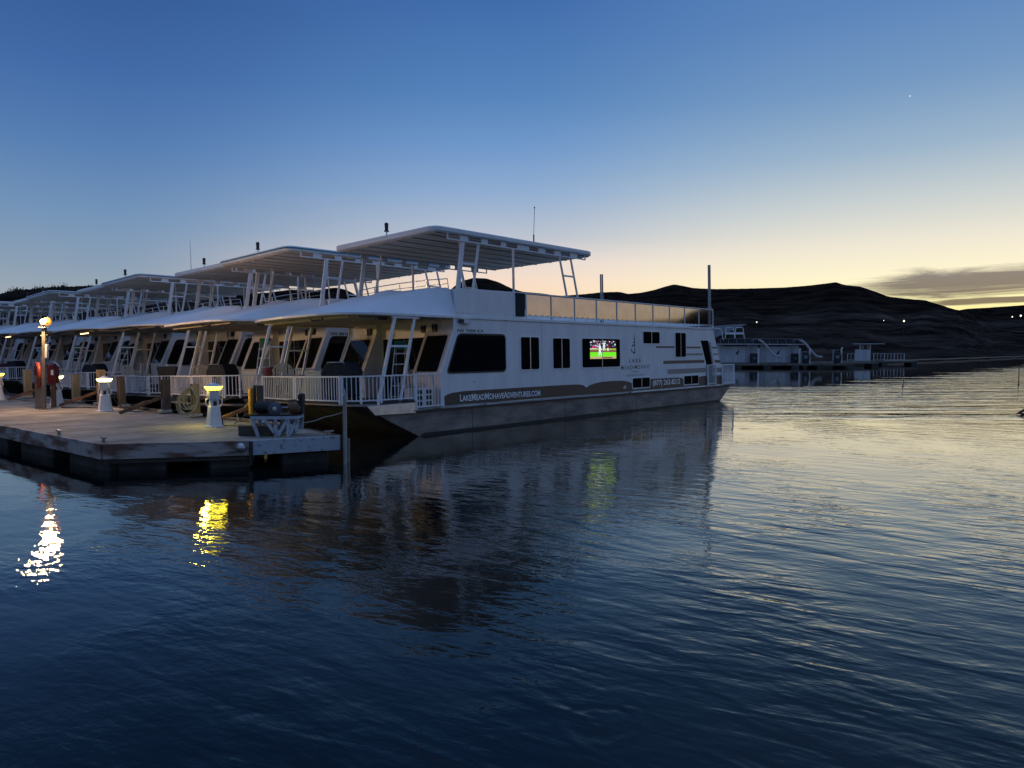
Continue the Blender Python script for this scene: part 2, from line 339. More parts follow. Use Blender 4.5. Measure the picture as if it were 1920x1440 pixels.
def build_terrain():
    me = MB(); azs = [(-110 + i * .22) for i in range(int(360 / .22) + 1)]
    ts = [-.03, 0, .01, .025, .05, .08, .12, .16, .2, .25, .3, .36, .42, .48, .55, .62, .7, .78, .86, .93, 1.0, 1.06, 1.2, 1.6]
    vs = []
    for az in azs:
        E = interp(ridge, az); rs = interp(shore_tab, az) + 6 * noise1(az * .6, 3); rr = interp(rr_tab, az)
        sa, ca_ = math.sin(R(az)), math.cos(R(az))
        for t in ts:
            tt = max(t, 0); r = rs + (rr - rs) * tt if t >= 0 else rs * (1 + t)
            if t <= 1:
                e0 = -math.degrees(math.atan(CAMH / rs)); e = e0 + (E - e0) * (tt ** .85)
                h = CAMH + r * math.tan(R(e))
                p = Vector((r * sa, r * ca_, 0)) * .02
                nn = mn.fractal(p, 1.0, 2.0, 5) * 5.5 + mn.fractal(p * 6, 1.0, 2.0, 3) * 1.2
                h += nn * min(1, tt * 5) * max(0, 1 - tt) ** .6
                if t > .9: h += .35 * mn.fractal(Vector((az * 3, t, 0)), 1., 2., 4) * (1 if -40 < az < -20 else .8)
                if t <= 0: h = -.6 if t < 0 else -.02
            else:
                h = CAMH + rr * math.tan(R(E)) * (1 - (t - 1) * .9)
            vs.append((r * sa, r * ca_, h))
    nt_ = len(ts); fs = []
    for i in range(len(azs) - 1):
        for j in range(nt_ - 1): fs.append((i * nt_ + j, (i + 1) * nt_ + j, (i + 1) * nt_ + j + 1, i * nt_ + j + 1))
    me.add(vs, fs, 0, True)
    m = mat('desert_hillside', (.085, .062, .050), .95, scale=.035, col2=(.020, .015, .013), lo=.4, hi=.66, bump=.8, bscale=.5, stretch=(1, 1, 6), spec=0)
    nt = m.node_tree; b = nt.nodes['Principled BSDF']; N = nt.nodes.new; L = nt.links.new
    # pale former waterline on the lower slope + scattered dark scrub
    g = N('ShaderNodeNewGeometry'); sp = N('ShaderNodeSeparateXYZ'); L(g.outputs['Position'], sp.inputs[0])
    n3 = N('ShaderNodeTexNoise'); L(g.outputs['Position'], n3.inputs[0]); n3.inputs['Scale'].default_value = .012; n3.inputs['Detail'].default_value = 5
    ad = N('ShaderNodeMath'); ad.operation = 'MULTIPLY_ADD'; L(n3.outputs[0], ad.inputs[0]); ad.inputs[1].default_value = 26; L(sp.outputs[2], ad.inputs[2])
    rp = N('ShaderNodeValToRGB'); mr_ = N('ShaderNodeMapRange'); L(ad.outputs[0], mr_.inputs[0]); mr_.inputs[1].default_value = 8; mr_.inputs[2].default_value = 58; L(mr_.outputs[0], rp.inputs[0])
    cr = rp.color_ramp; cr.elements[0].position = 0; cr.elements[0].color = (.7, .7, .7, 1); cr.elements[1].position = 1; cr.elements[1].color = (.42, .40, .38, 1)
    for p, c in ((.22, 1.0), (.30, .55), (.45, .95), (.52, .5), (.64, 1.25), (.70, .6)):
        e = cr.elements.new(p); e.color = (c, c, c, 1)
    mx = N('ShaderNodeMix'); mx.data_type = 'RGBA'; mx.blend_type = 'MULTIPLY'; mx.inputs[0].default_value = 1
    L(b.inputs['Base Color'].links[0].from_socket, mx.inputs[6]); L(rp.outputs[0], mx.inputs[7])
    vo = N('ShaderNodeTexVoronoi'); L(g.outputs['Position'], vo.inputs[0]); vo.inputs['Scale'].default_value = .11
    m2 = N('ShaderNodeMapRange'); L(vo.outputs['Distance'], m2.inputs[0]); m2.inputs[1].default_value = .12; m2.inputs[2].default_value = .22; m2.inputs[3].default_value = .45; m2.inputs[4].default_value = 1
    mx2 = N('ShaderNodeMix'); mx2.data_type = 'RGBA'; mx2.blend_type = 'MULTIPLY'; mx2.inputs[0].default_value = 1
    L(mx.outputs[2], mx2.inputs[6]); L(m2.outputs[0], mx2.inputs[7]); L(mx2.outputs[2], b.inputs['Base Color'])
    o = me.build('hills', m, recalc=False); tag(o, kind='structure', label='dark desert hills around the lake below the evening glow')
    return o
hills = build_terrain()

# scrub along the crest of the left hill
def scrub():
    rn = random.Random(11); mb = MB()
    for i in range(150):
        az = -40 + rn.random() * 14 if i < 120 else -26 + rn.random() * 8; rr = interp(rr_tab, az) * (1 - .12 * rn.random() ** 2); E = interp(ridge, az)
        h0 = CAMH + rr * math.tan(R(E)) - .3 - (interp(rr_tab, az) - rr) * .02; c = Vector((rr * math.sin(R(az)), rr * math.cos(R(az)), h0)); w = .5 + 1.3 * rn.random() ** 2.5
        for j in range(34):
            p = c + Vector((rn.gauss(0, .5), rn.gauss(0, .5), abs(rn.gauss(0, .55)))) * w; a = Vector((rn.uniform(-1, 1), rn.uniform(-1, 1), rn.uniform(-1, 1))).normalized(); b_ = a.cross(Vector((rn.uniform(-1, 1), rn.uniform(-1, 1), .3))).normalized()
            s_ = .16 * w + .08; mb.add([p + a * s_, p + b_ * s_, p - a * s_, p - b_ * s_ * .6], [(0, 1, 2, 3)])
    o = mb.build('desert_scrub', mat('dry_scrub_leaves', (.05, .05, .03), .9, var=.3), recalc=False)
    tag(o, 'low dark desert scrub dotted along the crest of the left hill', 'scrub', kind='stuff')
scrub()
# water
def build_water():
    m = bpy.data.materials.new('lake_water'); m.use_nodes = True; nt = m.node_tree; b = nt.nodes['Principled BSDF']; N = nt.nodes.new; L = nt.links.new
    g = N('ShaderNodeNewGeometry')
    def mapping(rot, sc, loc=(0, 0, 0)):
        m0 = N('ShaderNodeMapping'); L(g.outputs['Position'], m0.inputs[0]); m0.inputs['Rotation'].default_value = (0, 0, R(rot))
        mp = N('ShaderNodeMapping'); L(m0.outputs[0], mp.inputs[0]); mp.inputs['Scale'].default_value = sc; mp.inputs['Location'].default_value = loc
        return mp.outputs[0]
    def noise(vec, sc, det=2, rough=.5, dist=0.):
        n = N('ShaderNodeTexNoise'); L(vec, n.inputs[0]); n.inputs['Scale'].default_value = sc; n.inputs['Detail'].default_value = det; n.inputs['Roughness'].default_value = rough; n.inputs['Distortion'].default_value = dist
        return n.outputs[0]
    def ma(op, a, b_=None, c=None):
        n = N('ShaderNodeMath'); n.operation = op
        for i, v in enumerate((a, b_, c)):
            if v is None: continue
            if isinstance(v, (int, float)): n.inputs[i].default_value = v
            else: L(v, n.inputs[i])
        return n.outputs[0]
    def mrng(v, a, b_, c, d):
        n = N('ShaderNodeMapRange'); L(v, n.inputs[0]); n.interpolation_type = 'SMOOTHSTEP'
        for i, x in enumerate((a, b_, c, d)): n.inputs[i + 1].default_value = x
        return n.outputs[0]
    sep = N('ShaderNodeSeparateXYZ'); L(g.outputs['Position'], sep.inputs[0])
    # masks: open water (right) livelier than the lee of the boats and dock (left)
    mlow = noise(mapping(0, (1, 1, 1)), .16, 2, .5)
    side = mrng(ma('ADD', sep.outputs[0], ma('MULTIPLY', mlow, 3.0)), -2.5, 4.5, .50, 1.05)
    mp2 = mrng(noise(mapping(20, (1, .6, 1)), .45, 2), .35, .68, .35, 1.15)
    # main train: crests run from far left to near right, ~0.35 m apart
    train = noise(mapping(38, (1.0, 3.2, 1)), 1.0, 2, .45, .5)
    train2 = noise(mapping(25, (1.3, 4.8, 1), (3, 7, 0)), 1.15, 2, .5, .6)
    cross = noise(mapping(-14, (1.0, 2.4, 1), (9, 2, 0)), 1.7, 2, .5, .3)
    fine = noise(mapping(32, (1, 1.7, 1)), 8.0, 3, .55, .2)
    swell = noise(mapping(20, (.25, .9, 1)), .6, 1, .5)
    dist = ma('SQRT', ma('ADD', ma('MULTIPLY', sep.outputs[0], sep.outputs[0]), ma('MULTIPLY', sep.outputs[1], sep.outputs[1])))
    dn = ma('SUBTRACT', sep.outputs[1], ma('MULTIPLY', ma('MAXIMUM', ma('SUBTRACT', sep.outputs[0], 18.0), 0.0), 1.05))
    dn = ma('ADD', dn, ma('MULTIPLY', noise(mapping(0, (.07, .5, 1)), 1.0, 4, .62), 26.0))
    calm = mrng(dn, 50, 54, 1.0, .05)
    mid_ = ma('MULTIPLY', mrng(dn, 33, 48, 0, 1), calm)
    patch = noise(mapping(6, (.22, 1.1, 1)), 1.0, 3, .55, .4)
    h = ma('MULTIPLY', train, .0165)
    h = ma('MULTIPLY_ADD', train2, .0085, h)
    h = ma('MULTIPLY_ADD', cross, .006, h)
    h = ma('MULTIPLY', h, ma('MULTIPLY', side, mp2))
    h = ma('MULTIPLY', h, mrng(dist, 8, 17, 1.5, .45))
    h = ma('MULTIPLY_ADD', ma('MULTIPLY', fine, ma('MULTIPLY', mp2, mrng(dist, 7, 18, 1.3, .35))), .0030, h)
    h = ma('MULTIPLY_ADD', swell, .008, h)
    h = ma('MULTIPLY', h, calm)
    h = ma('MULTIPLY_ADD', ma('MULTIPLY', patch, mid_), .10, h)
    # a fish ring near the bottom of the view
    dx = ma('SUBTRACT', sep.outputs[0], .52); dy = ma('SUBTRACT', sep.outputs[1], 4.1)
    dd = ma('SQRT', ma('ADD', ma('MULTIPLY', dx, dx), ma('MULTIPLY', dy, dy)))
    dd2 = ma('ADD', dd, ma('MULTIPLY', noise(mapping(0, (1, 1, 1)), 4.0, 2), .22))
    ringv = ma('MULTIPLY', ma('SINE', ma('MULTIPLY', dd2, 40.0)), mrng(dd, .05, .45, 1, 0))
    h = ma('MULTIPLY_ADD', ringv, .0016, h)
    bp = N('ShaderNodeBump'); bp.inputs['Strength'].default_value = 1.0; bp.inputs['Distance'].default_value = 1.0
    L(h, bp.inputs['Height'])
    # dark water body under a clear surface; Fresnel reflection boosted at grazing angles to brighten the water
    nt.nodes.remove(b); df = N('ShaderNodeBsdfDiffuse'); df.inputs['Color'].default_value = (.003, .008, .010, 1)
    gl = N('ShaderNodeBsdfGlossy'); gl.inputs['Roughness'].default_value = .02; gl.inputs['Color'].default_value = (.98, .955, .89, 1); L(bp.outputs[0], gl.inputs['Normal'])
    fn = N('ShaderNodeFresnel'); fn.inputs['IOR'].default_value = 1.34; L(bp.outputs[0], fn.inputs['Normal'])
    f0 = fn.outputs[0]; bst = ma('MULTIPLY', ma('MULTIPLY', f0, ma('SUBTRACT', 1.0, f0)), mrng(f0, .05, .26, 0, .88)); ff = ma('ADD', f0, bst)
    mxs = N('ShaderNodeMixShader'); L(ff, mxs.inputs[0]); L(df.outputs[0], mxs.inputs[1]); L(gl.outputs[0], mxs.inputs[2])
    L(mxs.outputs[0], nt.nodes['Material Output'].inputs['Surface'])
    w = MB(); Rm = 1400
    n = 48; vs = [(0, 0, 0)] + [(Rm * math.cos(2 * math.pi * i / n), Rm * math.sin(2 * math.pi * i / n), 0) for i in range(n)]
    w.add(vs, [(0, 1 + i, 1 + (i + 1) % n) for i in range(n)])
    o = w.build('water', m); tag(o, kind='structure', label='dark rippled lake water reflecting the evening sky')
    return o
build_water()

# ================================================================= HOUSEBOAT
def railing(mb, path, z0, z1, sp=.11, post=.045, pick=.016, mi=0):
    for (a, b) in zip(path, path[1:]):
        A = Vector((a[0], a[1], 0)); B = Vector((b[0], b[1], 0)); L_ = (B - A).length
        mb.bar((a[0], a[1], z1), (b[0], b[1], z1), .05, .035, mi); mb.bar((a[0], a[1], z0), (b[0], b[1], z0), .03, .03, mi)
        n = max(1, round(L_ / sp))
        for i in range(1, n):
            p = A.lerp(B, i / n); mb.bar((p.x, p.y, z0 + .015), (p.x, p.y, z1 - .0175), pick, pick, mi, up=(B - A).normalized())
    for p in path:
        mb.bar((p[0], p[1], z0 - .08), (p[0], p[1], z1 + .02), post, post, mi, up=(1, 0, 0))

def front_edge(v):
    return interp([(0, -1.3), (.10, -1.75), (.35, -1.97), (.94, -2.2), (2.4, -2.3), (3.81, -2.2), (4.4, -1.97), (4.65, -1.75), (4.75, -1.3)], v)
PANELS = [4.2, 5.37, 6.55, 7.74, 8.93, 10.1, 11.29, 12.48, 13.63, 14.8, 16.01]
def sm(t): t = max(0, min(1, t)); return t * t * (3 - 2 * t)

def window(root, pts, mull=None, fr=None, n='window', r=.07, label=None):
    f = MB(); f.prism(rpoly(offpoly(pts, .045), r + .03), -.014, .02)
    fo = f.build(n, fr or M['metal'], root, bevel=.004)
    g = MB(); g.prism(rpoly(pts, r), -.020, -.010); go = g.build('pane', M['glass'], fo)
    if mull is not None:
        z0 = min(p[1] for p in pts); z1 = max(p[1] for p in pts)
        mm = MB(); mm.box(mull - .014, mull + .014, -.027, -.019, z0, z1); mm.build('mullion', M['alu'], fo)
    return fo

def make_boat():
    root = empty('houseboat')
    P = root
    # hull
    h = MB()
    prof = [(-2.0, .86), (-1.65, .84), (-.9, .44), (0, 0), (.5, -.35), (16.2, -.35), (16.62, 0), (17.45, .5), (17.6, .60), (17.6, .64), (-.1, .64), (-.1, .88), (-2.0, .90)]
    h.prism(prof, .0, BW)
    h.build('hull', M['hull'], P, bevel=.01)
    wl = MB(); wl.prism([(.02, .0), (.18, .075), (3, .06), (7, .085), (11, .06), (16.72, .07), (16.6, .0)], -.004, .001); wl.build('waterline_strip', M['hulld'], P)  # thin black strip with uneven top edge along the waterline
    b = MB()                                     # rub rail and weld seams
    b.box(-.1, 17.62, -.035, 0, .60, .65); b.box(-.1, 17.62, BW, BW + .035, .60, .65)
    for i in range(4): b.box(1.9 + i * 4.1, 1.915 + i * 4.1, -.004, 0, .02, .6)
    b.build('rub_rail', M['dkgrey'], P)
    st = MB()                                    # bow storage locker
    st.prism([(-1.62, .86), (-1.38, .62), (-.13, .60), (-.13, .87)], -.07, -.002); st.build('side_step', M['alu'], P, bevel=.008)
    # decks
    d = MB()
    plan = [(-.1, -.02), (-1.14, -.02), (-1.62, .12), (-1.9, .5), (-2.02, 2.4), (-1.9, 4.25), (-1.62, 4.63), (-1.14, BW + .02), (-.1, BW + .02)]
    d.prism(plan, .885, .94, 'z')
    d.build('foredeck', M['trim'], P)
    d2 = MB(); d2.box(-.1, 1.6, .0, BW, .65, .70); d2.build('side_deck', M['deckpad'], P)
    d2 = MB(); d2.box(16.9, 18.05, .0, BW, .62, .68); d2.build('stern_deck', M['deckpad'], P)
    # cabin
    c = MB()
    fp = [(.86, .66), (.79, 1.58), (1.3, 2.74), (1.32, 3.02), (1.52, 3.02), (1.52, .66)]
    c.prism(fp, 0, 1.14); c.prism(fp, 3.4, BW)
    c.prism([(1.52, .66), (1.52, 3.02), (16.04, 3.02), (16.93, 1.06), (17.0, .66)], 0, BW)
    c.build('cabin', M['gel'], P)
    for v in (-.012, BW + .012):                 # corner mouldings along the raked front edge
        ct = MB()
        for a, q in (((1.30, 3.02), (1.29, 2.74)), ((1.29, 2.74), (.79, 1.58)), ((.79, 1.58), (.86, .66))):
            ct.bar((a[0], v, a[1]), (q[0], v, q[1]), .03, .06)
        ct.build('corner_moulding', M['metal'], P)
    # windows, near side
    W_ = [([(1.05, 1.60), (3.25, 1.60), (3.25, 2.59), (1.46, 2.59)], None), ([(3.94, 1.61), (4.75, 1.61), (4.75, 2.56), (3.94, 2.56)], 4.35),
          ([(5.43, 1.61), (6.26, 1.61), (6.26, 2.54), (5.43, 2.54)], 5.85), ([(6.92, 1.61), (9.08, 1.61), (9.08, 2.55), (6.92, 2.55)], 8.02),
          ([(10.6, 2.42), (11.72, 2.42), (11.72, 2.84), (10.6, 2.84)], 11.16), ([(12.9, 1.91), (13.7, 1.91), (13.7, 2.84), (12.9, 2.84)], 13.3),
          ([(9.87, .83), (11.0, .83), (11.0, 1.17), (9.87, 1.17)], 10.45), ([(13.55, .82), (14.7, .82), (14.7, 1.15), (13.55, 1.15)], 14.13)]
    for i, (pts, mu) in enumerate(W_):
        window(P, pts, mu, fr=M['black'] if i == 0 else None, r=.12 if i == 0 else .06)
    for pts in ([(1.05, 1.60), (3.25, 1.60), (3.25, 2.59), (1.46, 2.59)],):       # far side
        f = MB(); f.prism(rpoly(pts, .12), BW + .0, BW + .02); f.build('window', M['glass'], P)
    # raked front windows
    n = Vector((-.916, 0, .402))
    for v0, v1 in ((.15, 1.0), (3.55, 4.6)):
        for nm, grow, d0, d1, mt in (('window', .05, -.01, .012, M['under']), ('pane', 0, .010, .018, M['glass'])):
            q = rpoly([(v0 - grow, .03 - grow * .8), (v1 + grow, .03 - grow * .8), (v1 + grow, .86 + grow * .8), (v0 - grow, .86 + grow * .8)], .06)
            def PP(a, t, d): return Vector((.79 + .51 * t, a, 1.58 + 1.16 * t)) + n * d
            k = len(q); g = MB()
            g.add([PP(a, t, d0) for a, t in q] + [PP(a, t, d1) for a, t in q], [tuple(range(k)), tuple(range(2 * k - 1, k - 1, -1))] + [(i, i + k, (i + 1) % k + k, (i + 1) % k) for i in range(k)])
            if nm == 'window': last = g.build('front_window', mt, P)
            else: g.build('pane', mt, last)
    dr = MB(); dr.box(1.485, 1.518, 1.3, 3.34, .70, 2.62); dro = dr.build('sliding_door', M['metal'], P)
    g = MB(); g.box(1.470, 1.487, 1.34, 2.30, .76, 2.57); g.box(1.470, 1.487, 2.34, 3.30, .76, 2.57); g.build('pane', M['glass'], dro)
    g = MB(); g.box(1.44, 1.47, 2.31, 2.33, 1.5, 1.75); g.build('handle', M['chrome'], dro)
    for v in (.75, 1.42, 3.7):                   # deck speakers on the front wall
        sp = MB(); sp.box(1.42 if 1.14 < v < 3.4 else 1.24, 1.518 if 1.14 < v < 3.4 else 1.32, v - .08, v + .08, 2.70, 2.90)
        sp.build('speaker', M['dkgrey'], P)
    # side band with wavy top
    bd = MB()
    top = [(.89, .96), (1.0, 1.01), (1.18, 1.05), (1.6, 1.075), (3.5, 1.08), (6.0, 1.08), (6.55, 1.075), (6.8, 1.06), (6.97, 1.03), (7.14, .95), (7.25, 1.0), (7.4, 1.04), (7.65, 1.08), (8.01, 1.11), (8.6, 1.12), (9.2, 1.11), (9.5, 1.08), (9.7, 1.04), (9.84, .99)]
    bd.prism([(.89, .72)] + top + [(9.84, .72)], -.003, .002)
    top2 = [(11.03, 1.11), (13.0, 1.11), (13.3, 1.09), (13.5, 1.04), (13.52, .72)]
    bd.prism([(11.03, .72)] + top2, -.003, .002)
    bd.prism([(14.74, .72), (14.74, 1.04), (14.85, 1.09), (15.1, 1.11), (16.88, 1.10), (16.96, .72)], -.003, .002)
    bd.prism([(9.84, .72), (9.84, .78), (11.03, .78), (11.03, .72)], -.003, .002); bd.prism([(13.52, .72), (13.52, .77), (14.74, .77), (14.74, .72)], -.003, .002)
    bd.build('side_band', M['band'], P)
    s1 = MB()
    for a, b_, z0, z1 in ((11.5, 12.84, 2.25, 2.32), (13.77, 14.97, 2.24, 2.31), (15.75, 16.4, 2.24, 2.30), (12.0, 15.25, 1.65, 1.77), (15.95, 16.68, 1.63, 1.75)):
        s1.box(a, b_, -.003, .002, z0, z1)
    s1.build('dark_stripe', M['stripd'], P)
    s2 = MB()
    for a, b_, z0, z1 in ((13.8, 15.1, 1.96, 2.04), (15.85, 16.5, 1.96, 2.03), (12.3, 15.35, 1.26, 1.44), (16.0, 16.82, 1.24, 1.42)):
        s2.box(a, b_, -.003, .002, z0, z1)
    s2.build('grey_stripe', M['stripe'], P)
    # stern side door and stair
    dd = MB(); dd.prism([(14.95, 2.56), (15.60, 2.56), (15.93, 1.58), (15.93, .75), (15.42, .75), (15.42, 1.59)], -.004, .002); so_ = dd.build('stern_door', M['glass'], P)
    st = MB()
    st.bar((15.70, -.03, 2.50), (16.02, -.03, 1.45), .035, .06); st.bar((15.70, -.03, 2.50), (16.24, -.03, 1.20), .035, .06)
    st.build('stern_stair', M['gel'], P)
    rl = MB(); railing(rl, [(15.43, -.05), (16.14, -.05)], .77, 1.55, .09); railing(rl, [(16.78, -.03), (17.9, -.03), (17.98, .6), (17.98, BW)], .74, 1.54, .10)
    rl.build('stern_railing', M['metal'], P)
    ar = MB(); ar.tube([(15.9, -.04, 3.08), (16.6, -.04, 3.07), (16.72, -.04, 3.02), (16.9, -.04, 2.6)], .022); ar.build('stern_pipe', M['metal'], P)
    # upper deck
    ud = MB(); ud.box(1.33, 16.1, -.03, BW + .03, 3.022, 3.10); ud.build('upper_deck', M['gel'], P, bevel=.008)
    fr = MB()
    fr.prism([(1.37, 3.10), (1.45, 3.84), (4.10, 3.87), (4.10, 3.10)], 0, .04); fr.prism([(1.37, 3.10), (1.45, 3.84), (4.10, 3.87), (4.10, 3.10)], BW - .04, BW)
    fr.prism([(1.38, 3.10), (1.46, 3.83), (2.3, 3.84), (2.5, 3.10)], .04, BW - .04)
    fr.build('fairing', M['gel'], P, bevel=.01)
    dg = MB(); dg.box(3.72, 4.14, -.012, -.004, 3.16, 3.84); dg.build('green_panel', M['gglass'], P)
    for a, b_ in zip(PANELS, PANELS[1:]):
        g = MB(); g.box(a + .03, b_ - .03, -.008, 0, 3.21, 3.82); g.build('glass_panel', M['rglass'], P)
    rp = MB()
    for a in PANELS: rp.box(a - .016, a + .016, -.028, .008, 3.10, 3.84)
    rp.box(3.70, 16.03, -.032, .014, 3.84, 3.872); rp.box(4.18, 16.03, -.02, .008, 3.185, 3.208)
    for i in range(40): rp.box(4.35 + i * .29, 4.37 + i * .29, -.024, -.008, 3.208, 3.24)
    rp.build('deck_railing', M['metal'], P)
    rp = MB()
    for a in PANELS: rp.box(a - .016, a + .016, BW, BW + .03, 3.10, 3.84)
    rp.box(3.70, 16.03, BW - .01, BW + .03, 3.84, 3.872); rp.box(4.2, 16.0, BW, BW + .01, 3.21, 3.82); rp.box(16.0, 16.03, 0, BW, 3.84, 3.87); rp.box(16.0, 16.01, .05, BW, 3.21, 3.82)
    rp.build('far_railing', M['metal'], P)
    # awning over the foredeck
    aw = MB()
    def af(s_, t):
        v = BW * t; uf = front_edge(v); u = uf + (1.40 - uf) * s_
        ds = min(v, BW - v); df = u - uf
        fa = min(1, df / (.9 - uf + .05)); w = 2.3 - 2.05 * min(1, max(0, (u + 1.3) / 2.6)) ** 1.3; fb_ = min(1, ds / w)
        q = min(fa ** 1.12, fb_ ** .92)
        hz = 3.07 + .79 * q + .09 * max(0, 1 - math.hypot(u - .9, v - 2.375) / .7)
        return (u, v, hz)
    aw.grid(af, 48, 64)
    aw.build('awning', M['awn'], P)
    ac = MB(); outl = [(front_edge(BW * i / 40), BW * i / 40) for i in range(41)] + [(1.40, BW), (1.40, 0)]
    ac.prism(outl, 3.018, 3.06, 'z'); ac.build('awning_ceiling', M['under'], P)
    ae = MB()
    ring = [(front_edge(BW * i / 40) - .02, BW * i / 40) for i in range(41)]
    for a, b_ in zip(ring, ring[1:]): ae.bar((*a, 3.055), (*b_, 3.055), .035, .05)
    for v in (-.02, BW + .02): ae.box(-1.32, 1.36, v - .02, v + .02, 3.03, 3.085)
    ae.build('awning_edge', M['metal'], P)
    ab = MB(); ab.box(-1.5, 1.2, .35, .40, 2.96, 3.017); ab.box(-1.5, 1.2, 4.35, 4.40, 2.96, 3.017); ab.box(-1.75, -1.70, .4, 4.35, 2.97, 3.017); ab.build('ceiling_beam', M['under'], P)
    al = MB(); al.box(-.95, -.75, .2, .28, 2.93, 3.0); al.tube([(-2.0, 1.1, 3.0), (-2.0, 1.1, 2.95), (-1.98, 1.6, 2.94), (-2.0, 1.62, 3.0)], .02); al.build('docking_light', M['black'], P)
    # raked struts carrying the awning
    for v in (.02, BW - .02):
        lg = MB(); lg.bar((-.65, v, 3.02), (-1.29, v, .64), .055, .075, up=(1, 0, 0)); lg.bar((-.03, v, 3.02), (-.62, v, .64), .05, .065, up=(1, 0, 0))
        lg.bar((-.84, v, 2.28), (-.22, v, 2.28), .05, .05); lg.box(-.75, .1, v - .03, v + .03, 2.97, 3.02)
        lg.build('awning_strut', M['metal'], P)
    # foredeck railings
    r1 = MB(); railing(r1, [(-.10, 0), (-1.14, 0), (-1.62, .14), (-1.9, .5)], .98, 1.56, .105); r1.build('bow_railing', M['metal'], P)
    r1 = MB(); railing(r1, [(-1.93, .56), (-2.02, 2.36)], .98, 1.56, .105); railing(r1, [(-2.02, 2.44), (-1.93, 4.2)], .98, 1.56, .105); r1.build('bow_gate', M['metal'], P)
    r1 = MB(); railing(r1, [(-1.9, 4.25), (-1.62, 4.61), (-1.14, BW), (-.10, BW)], .98, 1.56, .105); r1.build('bow_railing', M['metal'], P)
    r1 = MB(); railing(r1, [(-.06, -.01), (.78, -.01)], .75, 1.575, .105); r1.build('side_gate', M['metal'], P)
    # canopy over the helm
    cn = MB(); cn.prism(rpoly([(.63, -.06), (7.62, -.06), (7.62, BW - .16), (.63, BW - .16)], .38, 6), 5.265, 5.41, 'z'); cano = cn.build('canopy', M['gel'], P, bevel=.035)
    cu = MB(); cu.box(.78, 7.48, .09, BW - .3, 5.235, 5.262)
    for i in range(7): cu.box(.78, 7.48, .35 + i * .66, .385 + i * .66, 5.215, 5.234)
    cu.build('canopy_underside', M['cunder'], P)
    cw = [(1.18, 1.6), (1.9, 2.4), (2.65, 3.2), (3.4, 3.9), (4.4, 4.85), (5.15, 5.6), (5.9, 6.4), (6.75, 7.15)]
    for v0, v1 in ((.0, .03), (BW - .25, BW - .22)):
        t = MB(); t.box(1.13, 7.2, v0, v1, 5.10, 5.135); t.box(1.13, 1.165, v0 + .002, v1 - .002, 5.135, 5.262); t.box(7.165, 7.2, v0 + .002, v1 - .002, 5.135, 5.262)
        for a, b_ in zip(cw, cw[1:]): t.box(a[1], b_[0], v0 + .002, v1 - .002, 5.135, 5.262)
        t.build('canopy_truss', M['metal'], P)
    for v, s_ in ((.05, 1), (BW - .27, -1)):
        l = MB()
        l.bar((1.72, v, 5.12), (1.40, v, 3.12), .05, .13, up=(1, 0, 0)); l.bar((2.33, v, 5.12), (2.08, v, 3.84), .045, .06, up=(1, 0, 0))
        l.bar((1.68, v, 4.52), (2.2, v, 4.52), .05, .06); l.bar((2.02, v + .45 * s_, 5.23), (1.95, v + .25 * s_, 3.84), .03, .03)
        l.build('canopy_leg', M['metal'], P)
        l = MB(); l.bar((3.69, v - .04 * s_, 5.12), (3.69, v - .04 * s_, 3.1), .05, .05, up=(1, 0, 0)); l.build('canopy_post', M['metal'], P)
        l = MB(); l.bar((5.88, v, 5.12), (6.24, v, 3.86), .045, .05, up=(1, 0, 0)); l.bar((6.45, v, 5.12), (6.80, v, 3.86), .045, .05, up=(1, 0, 0)); l.bar((6.05, v, 4.52), (6.62, v, 4.52), .04, .05)
        l.build('canopy_leg', M['metal'], P)
    fr_ = MB()
    fr_.tube([(1.5, .4, 3.84), (1.46, .4, 4.12), (1.42, 1.2, 4.15), (1.40, 2.4, 4.16), (1.42, 3.6, 4.15), (1.46, 4.35, 4.12), (1.5, 4.35, 3.84)], .014, 6)
    fr_.tube([(1.46, .4, 3.99), (1.41, 2.4, 4.01), (1.46, 4.35, 3.99)], .010, 6)
    for v in (1.2, 2.4, 3.6): fr_.tube([(1.45, v, 3.84), (1.42, v, 4.15)], .012, 6)
    fr_.build('helm_rail', M['chrome'], P)
    lt = MB(); lt.tube([(1.0, 2.4, 5.40), (1.0, 2.4, 5.60)], .022); lt.build('light_mast', M['metal'], P)
    lt2 = MB(); lt2.lathe([(.07, 0), (.075, .02), (.045, .04), (.05, .07), (.055, .18), (.06, .22), (.035, .25)], 12, (1.0, 2.4, 5.60)); lt2.build('anchor_light', M['black'], P)
    return root

boatA = make_boat()
boatA.matrix_world = boat_matrix(0)
tag(boatA, 'nearest white two-deck houseboat with its whole side and lit television window in view', 'houseboat', 'white houseboats moored side by side along the dock')
boats = [boatA]
hb = MB(); hb.prism([(-1.95, .56), (-1.6, .52), (-.9, .30), (0, 0), (.5, -.35), (16.2, -.35), (16.62, 0), (17.45, .5), (17.6, .60), (17.6, .64), (-.1, .64), (-.1, .60), (-1.95, .60)], 0, BW)
hb_o = hb.build('hull', M['hull'], None, bevel=.01); hull_low = hb_o.data; bpy.data.objects.remove(hb_o)
labels = ['second houseboat in the row, teal striped canopy edge, just left of the nearest one', 'third houseboat in the row with a tall whip antenna and dark dome on its canopy',
          'fourth houseboat in the row, teal striped canopy and lit strip light', 'fifth houseboat in the row, plain white canopy, behind the second pedestal from the right',
          'sixth houseboat in the row, teal striped canopy, behind the lamp post', 'seventh houseboat in the row, plain white canopy, left of the lamp post',
          'eighth houseboat in the row, its bow behind the leftmost pedestal', 'farthest houseboat at the left end of the row']
